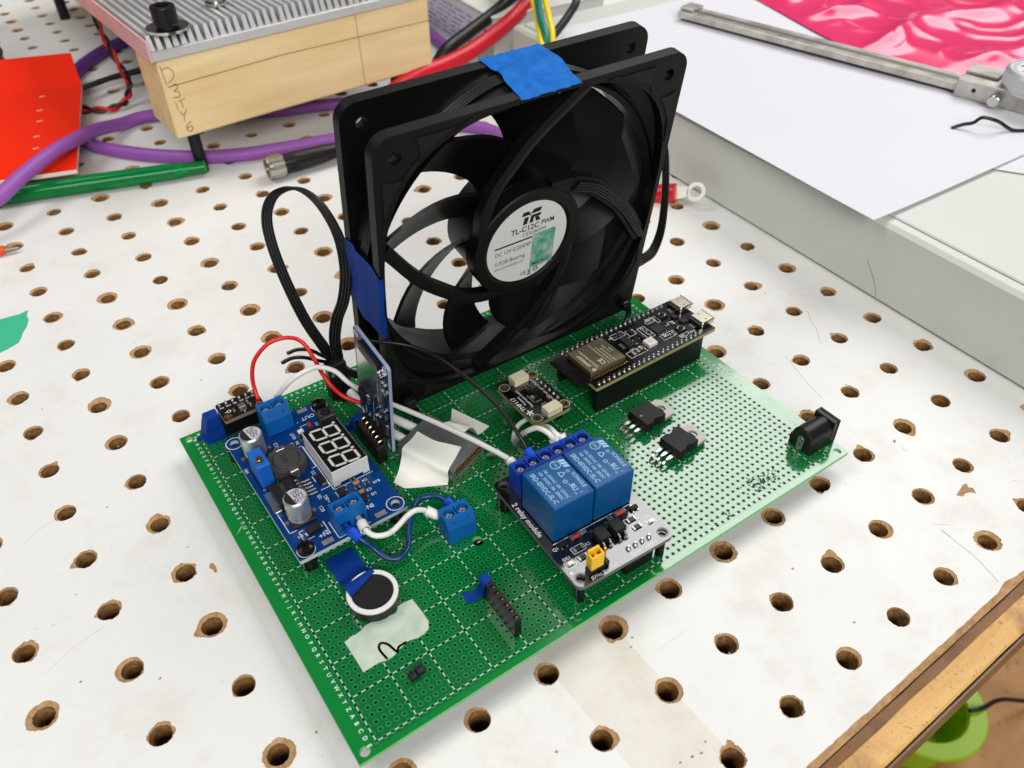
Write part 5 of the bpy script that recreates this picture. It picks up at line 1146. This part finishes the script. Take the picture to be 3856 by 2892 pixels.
# ------------------------------------------------------------------ things lying around on the tabletop
def wood_block():
    pine = bpy.data.materials.new("pine"); pine.use_nodes = True; nt = pine.node_tree; n = nt.nodes; L = nt.links; b = n["Principled BSDF"]
    tc = n.new("ShaderNodeTexCoord"); mp = n.new("ShaderNodeMapping"); mp.inputs["Scale"].default_value = (6, 60, 60); L.new(tc.outputs["Object"], mp.inputs[0])
    t1 = n.new("ShaderNodeTexNoise"); t1.inputs["Scale"].default_value = 2.2; t1.inputs["Detail"].default_value = 6; L.new(mp.outputs[0], t1.inputs["Vector"])
    r = n.new("ShaderNodeValToRGB"); e = r.color_ramp.elements; e[0].position = .28; e[1].position = .72; e[0].color = (*lin((222, 190, 134)), 1); e[1].color = (*lin((238, 214, 166)), 1); L.new(t1.outputs[0], r.inputs[0]); L.new(r.outputs[0], b.inputs["Base Color"]); b.inputs["Roughness"].default_value = .7
    bp = n.new("ShaderNodeBump"); bp.inputs["Strength"].default_value = .3; bp.inputs["Distance"].default_value = .0005; L.new(t1.outputs[0], bp.inputs["Height"]); L.new(bp.outputs[0], b.inputs["Normal"])
    MATS["pine"] = pine
    t = thing("wooden_block", "pale pine block on black legs carrying the finned heat sink", "wooden block", (74.6, 366, -9), 3.1)
    zb, zt = 26, 69.6        # above the tabletop
    B("beam", t, pine, ('box', 0, 172, 0, 38, zb, zt, 1.2))
    pen = M(); pen.T = Matrix(((1, 0, 0, 0), (0, 0, -1, -.05), (0, 1, 0, 0), (0, 0, 0, 1)))
    gm = mat("pencil line", (122, 92, 54), .8)
    for Q in ([(1.2, 67), (2.0, 57)], [(1.4, 65), (5, 65.4), (7.2, 62.6), (6.4, 59.6), (3.2, 57.6)], [(3.6, 55.4), (6.8, 56.2), (7.2, 54.0), (5.0, 52.8), (7.4, 51.6), (7.0, 49.2), (3.8, 49.4)], [(4.0, 46.6), (4.4, 42.6)], [(5.6, 46.8), (9.2, 47.4)], [(7.0, 47.0), (7.4, 42.8)], [(5.0, 41.0), (6.6, 38.8), (8.6, 41.4)], [(6.6, 38.8), (6.0, 35.6)], [(9.4, 34.2), (7.0, 33.0), (6.2, 30.4), (7.6, 28.8), (9.4, 30.0), (8.8, 31.8), (6.6, 31.2)]):
        pen.strip([(v.x, v.y) for v in spline([(x, y, 0) for x, y in Q], 5)], .42, 0)
    pen.strip([(2, 55.5), (70, 57.2), (172, 55.4)], .45, 0); pen.strip([(121, zb + .6), (120, zt - .6)], .35, 0)
    obj("pencil_marks", pen, gm, t)
    for x, y in ((11, 9), (160, 30)): B("leg", t, black_plastic, ('cyl', x, y, 3.6, 0, zb - .02, 16))
    t2 = thing("wooden_block", "far support of the heat sink, seen only as a black leg at the top edge", "wooden block", (72, 704, -9), 3.1)
    B("beam", t2, pine, ('box', 0, 172, 0, 38, zb, zt, 1.2)); B("leg", t2, black_plastic, ('cyl', 11.5, 9, 4.2, 0, zb - .02, 16))
    # heat sink lying across both blocks
    al = mat("extruded aluminium", (214, 214, 214), .5, metal=.6, bump=(260, .3, .0004), rvary=(40, .08))
    h = thing("heat_sink", "finned aluminium heat sink plate lying on the pale wooden block", "heat sink", (73.0, 365.4, 60.7), 3.1)
    B("base_plate", h, al, ('box', 0, 190, 0, 372, 0, 5, .3))
    m = M(); m.add([(-1.5, 2.5, 5), (1.5, 2.5, 5), (1.5, 369, 5), (-1.5, 369, 5), (-1.0, 5, 12.3), (1.0, 5, 12.3), (1.0, 366, 12.3), (-1.0, 366, 12.3)], [(0, 4, 5, 1), (1, 5, 6, 2), (2, 6, 7, 3), (3, 7, 4, 0), (4, 7, 6, 5)])
    f0 = None
    for k in range(43):
        x = 2 + k * 4.4
        if f0 is None: f0 = obj("fin", m, al, h, at=(x, 0, 0))
        else: twin(f0, h, (x, 0 + (-1.5 if k % 5 == 2 else 0), 0))
    B("side_strip", h, mat("pinkish side", (222, 190, 184), .6, vary=(22, (204, 150, 148), .2)), ('box', -1.2, -.02, 0, 372, .2, 11))
    # bolt, washer and a second fastener further back
    b_ = thing("bolt", "black socket-head bolt on a wide shiny washer at the heat sink's near corner", "bolt", (86.9, 373.6, 73.3), 20)
    B("washer", b_, mat("chrome washer", (214, 214, 214), .16, metal=1.), ('plate', circ(0, 0, 11.2, 40), [circ(0, 0, 4, 20)], 0, 1.4))
    B("shank", b_, ic_black, ('cyl', 0, 0, 5.2, 1.4, 2.9, 24))
    B("head", b_, mat("black oxide", (34, 34, 35), .4, metal=.5), ('lathe', [(0, 2.9), (6.3, 2.9), (6.5, 3.2), (6.5, 11.2), (6.1, 11.9), (6.1, 11.9), (3.6, 11.9), (3.6, 11.9), (3.5, 8)], 32), ('lathe', [(3.5, 8), (0, 8)], 6))
    c_ = thing("standoff", "bright metal standoff among the fins at the top edge", "standoff", (122, 398, 73.3), 0)
    B("base", c_, tin, ('cyl', 0, 0, 6.0, 0, 1.6, 20)); B("post", c_, tin, ('cyl', 0, 0, 4.4, 1.6, 12, 6))
wood_block()

purple = mat("purple cable jacket", (150, 88, 172), .5, vary=(8, (140, 80, 164), .3))
def cable(label, P, r, m_, cat="cable", name="cable"): 
    m = M(); m.tube(P, r, 14); return tag(obj(name, m, m_, origin=P[0]), label, cat)
cable("purple cable curving over the red sheet and under the wooden block", [(-38, 363, 6), (-28.4, 368.6, 8), (-20.5, 373.3, 9), (-5.7, 387.0, 11), (12.3, 402.7, 12), (29.4, 421.4, 9), (44.6, 442.1, 3), (62.0, 459, -4), (76.7, 463.6, -5), (102.1, 456.8, -5), (130, 436, -5), (151.6, 421.5, -5.2), (169.9, 416.2, -5.2), (188.2, 408.4, -5.2), (215, 398, -5.2), (240, 388, -5.2)], 4.0, purple)
cable("purple cable lying in front of the wooden block and on behind the fan", [(34.4, 451, -4), (41.5, 435.2, -5), (52.4, 419.3, -5), (67.1, 402.6, -5), (86, 386.5, -5), (109.8, 373.5, -5), (136.0, 366.0, -5), (163.7, 359.6, -5), (194.8, 351.9, -5), (239.7, 330.1, -5), (252, 299.1, -5), (245, 275, -5)], 4.0, purple)
cable("purple cable crossing behind the red sheet towards the heat sink", [(46, 550, -5), (52.7, 561.3, -5), (64.5, 578.0, -5), (78.4, 594.0, -5), (93.6, 606.7, -5), (120, 622, -5)], 4.6, mat("dark purple jacket", (92, 44, 124), .5))
cable("purple cable end between the wooden block and the metal box", [(313, 530, -5), (311.3, 510.7, -5), (307.9, 486.6, -5), (304.7, 463.6, -5), (299.6, 435.0, -5), (290, 405, -5), (270, 380, -5)], 4.4, purple)
cable("thick red power cable passing behind the fan's top edge", [(200, 350, -2.6), (203, 361, 3), (213, 370, 10), (237.4, 375.9, 14), (258.0, 380.7, 14), (279.0, 384.7, 16), (306.5, 394, 20), (336, 406, 26), (362, 421, 31), (420, 460, 36)], 5.4, mat("red power cable", (206, 22, 40), .38))
cable("thick black power cable running beside the red one", [(246, 392, -4), (254, 389, 8), (266, 391, 19), (290.7, 402.8, 22), (317.2, 413.3, 26), (341.0, 424.4, 30), (380, 448, 36)], 4.4, mat("black power cable", (22, 22, 22), .45))
def thin(label, P, r, m_): return cable(label, P, r, m_, "wire", "wire")
yel = mat("yellow wire", (232, 208, 30), .4); gre = mat("green wire", (0, 112, 100), .35)
thin("yellow wire left of the green one above the fan's top tape", [(345, 470, 28), (335, 425, 44), (313, 366, 60), (295.7, 332.7, 60), (285.3, 313.5, 56), (275.2, 296.2, 52), (268, 283, 46), (262, 280, 30), (260, 282, 8), (262, 288, -7)], 1.7, yel)
thin("dark green wire between two yellow ones above the fan's top tape", [(352, 470, 28), (340, 425, 46), (316, 364, 62), (296.7, 329.3, 62), (283.4, 307.2, 58), (275.8, 291.1, 52), (268, 285, 38), (264, 285, 10), (267, 291, -6.6)], 2.2, gre)
thin("yellow wire right of the green one above the fan's top tape", [(359, 470, 28), (345, 425, 46), (320, 364, 62), (300.1, 326.7, 62), (287.6, 304.1, 58), (281, 292, 52), (274, 285, 38), (269, 285, 10), (272, 292, -7)], 1.8, yel)
thin("black wire arching beside the yellow and green wires", [(366, 470, 28), (356, 420, 46), (335, 350, 64), (320.2, 320.1, 60), (310.0, 313.5, 54), (297.8, 309.0, 48), (288, 306, 43), (277, 300, 30), (272, 298, 8), (276, 300, -6.2)], 2.6, mat("grey-black wire", (38, 38, 39), .4))

def twisted(label, P, r=1.3, turns=9):
    t = thing("twisted_wire", label, "wire", P[0]); C = spline(P, 10); n = len(C)
    for k, mm in enumerate((mat("twist red", (196, 26, 30), .4), wire_black)):
        Q = []
        for i, p in enumerate(C):
            d = (C[min(i + 1, n - 1)] - C[max(i - 1, 0)]).normalized(); a = d.cross(Vector((0, 0, 1)));  a = a.normalized() if a.length > .05 else Vector((1, 0, 0)); bb = d.cross(a); ph = 2 * math.pi * turns * i / n + k * math.pi
            Q.append(p + (a * math.cos(ph) + bb * math.sin(ph)) * r)
        m = M(); m.tube(Q, r * .95, 8, sp=False); obj("strand", m, mm, t, origin=P[0], at=tuple(-c for c in P[0]))
twisted("red and black twisted wire hanging from the heat sink's left side", [(84, 600, 44), (83, 582.8, 40), (81, 553.2, 36), (78, 521.2, 30), (77, 504.5, 24), (79, 497.6, 14), (80.5, 499.2, 6), (77.4, 498.1, -2), (70.4, 493.8, -5.5), (58.9, 494.0, -6), (48.4, 502.4, -5.5), (40, 508, -5)], 1.3, 7)
twisted("red and black twisted wire at the far left edge behind the red sheet", [(21, 618, 18), (20.0, 612.7, 10), (18.9, 606.7, 2), (18.4, 599.3, -4), (18.1, 585, -5.5)], 1.2, 3)
m = M(); m.sheet([[(52, 519, 1), (56, 527, 1)], [(74.5, 529.6, 0), (77.5, 537, 0)], [(96, 528, 1), (97, 536.5, 1)], [(140, 528, 5), (140, 537, 5)]], 1.6)
tag(obj("strap", m, tie_black, origin=(60, 522, 0)), "flat black strap between the red sheet and the wooden block", "strap")

def red_sheet():
    t = thing("red_sheet", "bright red folded sheet with white cut edges at the left edge of the picture", "sheet", (20.8, 390, 3), 0)
    rm = mat("bright red film", (246, 44, 6), .5, spec=.25, vary=(14, (238, 38, 6), .3)); we = mat("white core", (228, 214, 206), .6)
    a = (20.8, 390); b = (53.5, 515.3); c = (-70, 548.8); d = (-100, 427)
    m = M(); m.T = into(t); m.plate([d, a, b, c], [], 2.6, 5.0, wall=1); obj("panel", m, [rm, we], t)
    f = M(); f.T = into(t); f.sheet([[(-70, 548.8, 5), (53.5, 515.3, 5)], [(-58, 600, 13), (59.2, 560, 12.4)]][::-1], 2.2, smooth=False); obj("flap", f, rm, t)
    dm = mat("pale nick", (240, 150, 140), .6)
    for x, y in ((28.0, 510.9), (21.8, 488.4), (18.3, 471.2), (12.0, 448.9), (8.1, 432.1)):
        k = M(); k.T = into(t); k.box(x - 2.2, x + 1.2, y - .9, y + .9, 5.0, 5.12); obj("nick", k, dm, t)
red_sheet()
def pen():
    t = thing("green_pen", "translucent green plastic tube lying under the red sheet and purple cable", "tube", (74, 372.5, -4), 0)
    gm = mat("translucent green plastic", (20, 190, 96), .12, trans=.7, ior=1.3); d = Vector((-94.9, 29.4, 0)).normalized()
    T = Matrix.Translation((0, 0, .2)) @ d.to_track_quat('Z', 'Y').to_matrix().to_4x4()
    B("barrel", t, gm, ('lathe', [(3.6, -12), (3.8, 0), (4.6, 4), (5.0, 40), (5.2, 150), (0, 150)], 20), T=T); B("tip", t, mat("green tip", (0, 150, 40), .2), ('lathe', [(0, -12.5), (2.2, -12.5), (3.3, -12), (3.3, -2), (0, -2)], 16), T=T)
    B("inner_rod", t, mat("inner rod", (0, 128, 60), .5), ('cyl', 0, 0, 2.0, 5, 140, 12), T=T)
pen()
def round_plug():
    t = thing("cable_connector", "round cable connector with knurled silver nut lying beside the fan", "connector", (118, 341.5, -2.2), -3)
    T = TR(0, 0, 0.2, ry=90); nut = mat("nickel nut", (190, 186, 172), .28, metal=1.)
    m = M(); m.T = T; N = 40
    prof = [(5.2, -5), (6.2, -5), (6.6, -4.4), (6.6, 4.6), (6.0, 5)]
    m.lathe(prof, N); m.lathe([(5.2, -5), (5.0, -1)], N)
    for k in range(30): a = 2 * math.pi * k / 30; m.box(6.55 * math.cos(a) - .2, 6.55 * math.cos(a) + .2, 6.55 * math.sin(a) - .2, 6.55 * math.sin(a) + .2, -2.5, 4.2)
    obj("nut", m, nut, t); B("insert", t, hdr_black, ('cyl', 0, 0, 5.0, -3.5, -1, 24), T=T); B("sleeve", t, wire_black, ('lathe', [(5.6, 5), (5.8, 12), (5.0, 30), (3.6, 50), (3.6, 70)], 24), T=T)
round_plug()

# ------------------------------------------------------------------ right-hand side: grey enclosure, paper, caliper, bag
grey_paint = mat("grey powder coat", (208, 211, 204), .45, bump=(900, .12, .0002), vary=(20, (202, 205, 198), .3))
def enclosure():
    t = thing("grey_box", "low light grey metal enclosure along the right side under the paper", "enclosure", (294.2, -60, -9), -2.4)
    B("body", t, grey_paint, ('box', 0, 340, 0, 440, 0, 38.2, 1.8)); B("lid", t, grey_paint, ('box', 6.5, 335, 4, 436, 38.1, 39.3, .6))
    B("screw_dot", t, ic_black, ('cyl', 9.6, 136, .7, 39.3, 39.35, 10))
enclosure()
paper_m = mat("white paper", (220, 220, 226), .6, spec=.2, vary=(6, (215, 215, 222), .3))
def paper(name_label, o, ax, ay, w_, h_, z, droop=0.):
    G = []
    for i in range(9):
        row = []
        for j in range(9):
            u, v = i / 8, j / 8; x = o[0] + ax[0] * w_ * u + ay[0] * h_ * v; y = o[1] + ax[1] * w_ * u + ay[1] * h_ * v
            row.append((x, y, z + .5 * math.sin(u * 4 + v * 3) * u + (droop if i == 0 and j == 0 else 0) + .25 * math.sin(v * 9)))
        G.append(row)
    m = M(); m.sheet(sub(G, 2)[::1], .12); return tag(obj("paper", m, paper_m, origin=(o[0], o[1], z)), name_label, "paper")
def un_(a): l = math.hypot(*a); return (a[0] / l, a[1] / l)
paper("large white sheet of paper overhanging the grey enclosure", (291.5, 69.5), un_((85, -2)), un_((10, 136)), 216, 279, 32.2, .6)
paper("second white sheet of paper showing at the right edge", (381, 68), un_((20, -31)), un_((31, 20)), 216, 279, 31.1)

def caliper():
    steel = mat("satin steel", (204, 200, 192), .4, metal=.75, vary=(120, (176, 172, 164), .15), rvary=(80, .08))
    d = un_((442.6 - 402.6, 130.3 - 313.4)); ang = math.degrees(math.atan2(d[1], d[0]))
    t = thing("dial_caliper", "steel dial caliper lying across the white paper", "caliper", (402.6, 313.4, 32), ang)
    B("beam", t, steel, ('box', 0, 250, 0, 15.5, 2.2, 6.4, .3)); B("groove", t, mat("steel groove", (132, 130, 126), .4, metal=.8), ('box', 4, 246, 5.2, 9.8, 6.42, 6.48))
    sc_ = M()
    for k in range(185): sc_.strip([(4 + k, .8), (4 + k, 2.2 if k % 10 else 4.2)], .2, 6.46)
    for k in range(0, 18): sc_.text(str(k), 2.6, 5.2 + k * 10, 3.6, 6.46, 0, align='LEFT')
    stuff(obj("scale_marks", sc_, mat("engraved scale", (86, 84, 80), .6), t))
    B("end_stop", t, steel, ('box', -.5, 10, 3, 15.5, 6.4, 8.6, .4)); B("depth_foot", t, steel, ('box', 30, 60, 5, 9, .4, 2.2))
    sl = B("slider", t, steel, ('box', 187, 250, -3.2, 19, .4, 10.5, .6)); B("slider_step", sl, steel, ('box', 187.5, 205, 6, 19, 10.5, 12.5, .4)); B("set_screw", sl, ic_black, ('cyl', 0, 0, 1.2, 3.25, 3.3, 12), T=TR(197, 0, 6, rx=90))
    B("thumb_screw", sl, tin, ('cyl', 0, 0, 3.2, 3, 9, 20, .4), T=TR(209.5, 0, 5, rx=90))
    dl = M(); dl.lathe([(18, 10.5), (18, 13), (19.4, 13), (19.4, 20), (18.2, 21.2), (17.4, 21.2), (17.2, 20.4)], 72, None, True, 226, 8)
    for k in range(72): a = 2 * math.pi * k / 72; dl.box(226 + 19.4 * math.cos(a) - .35, 226 + 19.4 * math.cos(a) + .35, 8 + 19.4 * math.sin(a) - .35, 8 + 19.4 * math.sin(a) + .35, 13.6, 19.4)
    db = obj("dial", dl, mat("pale bezel", (206, 208, 208), .35, metal=.5), t)
    B("dial_face", db, mat("dial face", (224, 228, 230), .3), ('cyl', 226, 8, 17.2, 20, 20.4, 48))
    tk = M()
    for k in range(100):
        a = 2 * math.pi * k / 100; r0 = 13.4 if k % 10 == 0 else 14.8; tk.strip([(226 + r0 * math.cos(a), 8 + r0 * math.sin(a)), (226 + 16.4 * math.cos(a), 8 + 16.4 * math.sin(a))], .22, 20.45)
    for k in range(10): a = 2 * math.pi * k / 10; tk.text(str(k * 10), 2.6, 226 + 11.6 * math.cos(a), 8 + 11.6 * math.sin(a), 20.45, -ang)
    obj("dial_marks", tk, mat("dial ink", (90, 92, 94), .6), db); B("needle", db, ic_black, ('box', 213, 228, 7.7, 8.3, 20.6, 20.8), ('cyl', 226, 8, 1.6, 20.4, 21.2, 16))
caliper()
def bag():
    pk = bpy.data.materials.new("pink plastic film"); pk.use_nodes = True; nt = pk.node_tree; n = nt.nodes; L = nt.links; b = n["Principled BSDF"]
    b.inputs["Base Color"].default_value = (*lin((242, 58, 116)), 1); b.inputs["Roughness"].default_value = .2; b.inputs["Transmission Weight"].default_value = .12; b.inputs["Coat Weight"].default_value = .2; b.inputs["Coat Roughness"].default_value = .06
    tc = n.new("ShaderNodeTexCoord"); t1 = n.new("ShaderNodeTexNoise"); t1.inputs["Scale"].default_value = 9; t1.inputs["Detail"].default_value = 1; t1.inputs["Distortion"].default_value = .5; L.new(tc.outputs["Object"], t1.inputs["Vector"])
    bp = n.new("ShaderNodeBump"); bp.inputs["Strength"].default_value = .35; bp.inputs["Distance"].default_value = .003; L.new(t1.outputs[0], bp.inputs["Height"]); L.new(bp.outputs[0], b.inputs["Normal"])
    edge = spline([(498, 420, 0), (484, 340, 0), (470, 285, 0), (458, 240, 0), (451, 205, 0), (454, 180, 0), (463, 154, 0), (474, 130, 0), (500, 96, 0)], 18); G = []
    N = 150
    for p in edge:
        row = []
        for j in range(N):
            u = j / (N - 1); x = p.x + 330 * u; y = p.y + 60 * u
            q = Vector((x * .015, y * .015, 1)); cr = 1 - math.sqrt(noise.noise(q) ** 2 + .004) * 2; c2 = 1 - math.sqrt(noise.noise(q * 2.6 + Vector((4, 2, 0))) ** 2 + .006) * 2
            row.append((x, y, 33.0 + min(1, u * 14) * (2 + 9 * max(0, cr) ** 4 + 2.5 * max(0, c2) ** 4 + 10 * u)))
        G.append(row)
    m = M(); m.sheet(G, .2); o = tag(obj("plastic_bag", m, pk, origin=(470, 200, 33)), "crumpled shiny pink plastic bag behind the caliper", "bag")
    # a stray hair and the bag's pale corner
bag()
thin("bent black twist wire lying on the white paper", [(401.3, 104.9, 32.8), (405.0, 101.6, 35), (407.6, 98.0, 36.6), (409.0, 95.2, 40), (412.7, 91.2, 39.4), (417, 89.0, 37.4), (420.5, 87.0, 35), (423.6, 83.9, 33.4), (431.0, 79.3, 33), (445, 70, 33)], .9, wire_black)
thin("fine dark hair on the grey enclosure's front", [(293.4, 67.5, 12), (292.9, 63.5, 8), (292.5, 59.5, 2.5), (292.4, 57.5, -2)], .12, mat("hair", (80, 76, 72), .5))

def metal_box():
    t = thing("power_supply", "white metal box with a printed grey label behind the fan", "power supply", (314, 405, -9), -4)
    wm = mat("off-white paint", (206, 208, 202), .5)
    B("case", t, wm, ('box', 0, 96, 0, 190, 0, 34.6, .8)); B("rim", t, wm, ('box', -.6, 96.6, -.6, 190.6, 34.62, 36.4, .5))
    B("label", t, mat("lilac grey label", (212, 209, 224), .5, vary=(50, (198, 195, 212), .2)), ('box', -.25, -.03, 26, 150, 2.5, 31))
    g = M(); r = random.Random(8)
    for row in range(7):
        y = 32
        while y < 146:
            l = r.uniform(4, 16); g.box(-.34, -.26, y, y + l, 5 + row * 3.7, 6.1 + row * 3.7); y += l + r.uniform(2, 8)
    stuff(obj("label_print", g, mat("label ink", (130, 127, 146), .6), t))
    B("round_hole", t, ic_black, ('cyl', 0, 0, 3.2, .03, .2, 20), T=TR(0, 11, 22, ry=-90))
metal_box()

def ring_terminal():
    t = thing("ring_terminal", "red sleeved ring terminal on the table beside the fan and grey enclosure", "ring terminal", (283.8, 186.4, -3.6), -59, ry=-15, rx=48)
    tm = mat("tinned copper", (214, 214, 204), .4, metal=.35)
    B("ring", t, tm, ('plate', circ(15.4, 0, 5.3, 32), [circ(15.4, 0, 3.2, 24)], -.3, .9)); B("neck", t, tm, ('plate', [(3, -3.8), (8, -3.2), (11.2, -2.8), (11.2, 2.8), (8, 3.2), (3, 3.8)], [], -.3, .9))
    B("sleeve", t, mat("red sleeve", (196, 16, 30), .3), ('lathe', [(0, -16), (5.0, -16), (5.3, -15), (5.3, 3.5), (4.6, 4), (0, 4)], 24), T=TR(0, 0, 0, ry=90))
ring_terminal()
def green_tape():
    m = M(); m.plate([(-60, 262), (-47.2, 259.6), (-43, 261.0), (-39.0, 262.6), (-37.2, 266), (-36.2, 268.9), (-33.6, 273), (-31.6, 278.4), (-31.8, 282), (-30.4, 286.4), (-34, 285.2), (-42.6, 286.2), (-60, 284)], [], -8.95, -8.7)
    tag(obj("tape", m, mat("green tape", (58, 178, 138), .6, bump=(400, .5, .0003)), origin=(-45, 273, -9)), "torn green tape stuck to the tabletop at the left edge", "tape")
    t = thing("probe_tip", "orange-handled metal tip at the left edge of the picture", "probe", (-29, 345.3, -6.2), -14)
    B("handle", t, mat("orange plastic", (232, 76, 18), .4), ('lathe', [(0, -30), (2.6, -30), (2.6, -2), (2.0, 0), (0, 0)], 18), T=TR(0, 0, 0, ry=90)); B("tip", t, mat("dull tip", (140, 128, 112), .4, metal=.7), ('lathe', [(1.4, -.5), (1.3, 4), (.9, 6.6), (0, 7)], 14), T=TR(0, 0, -.4, ry=90))
green_tape()
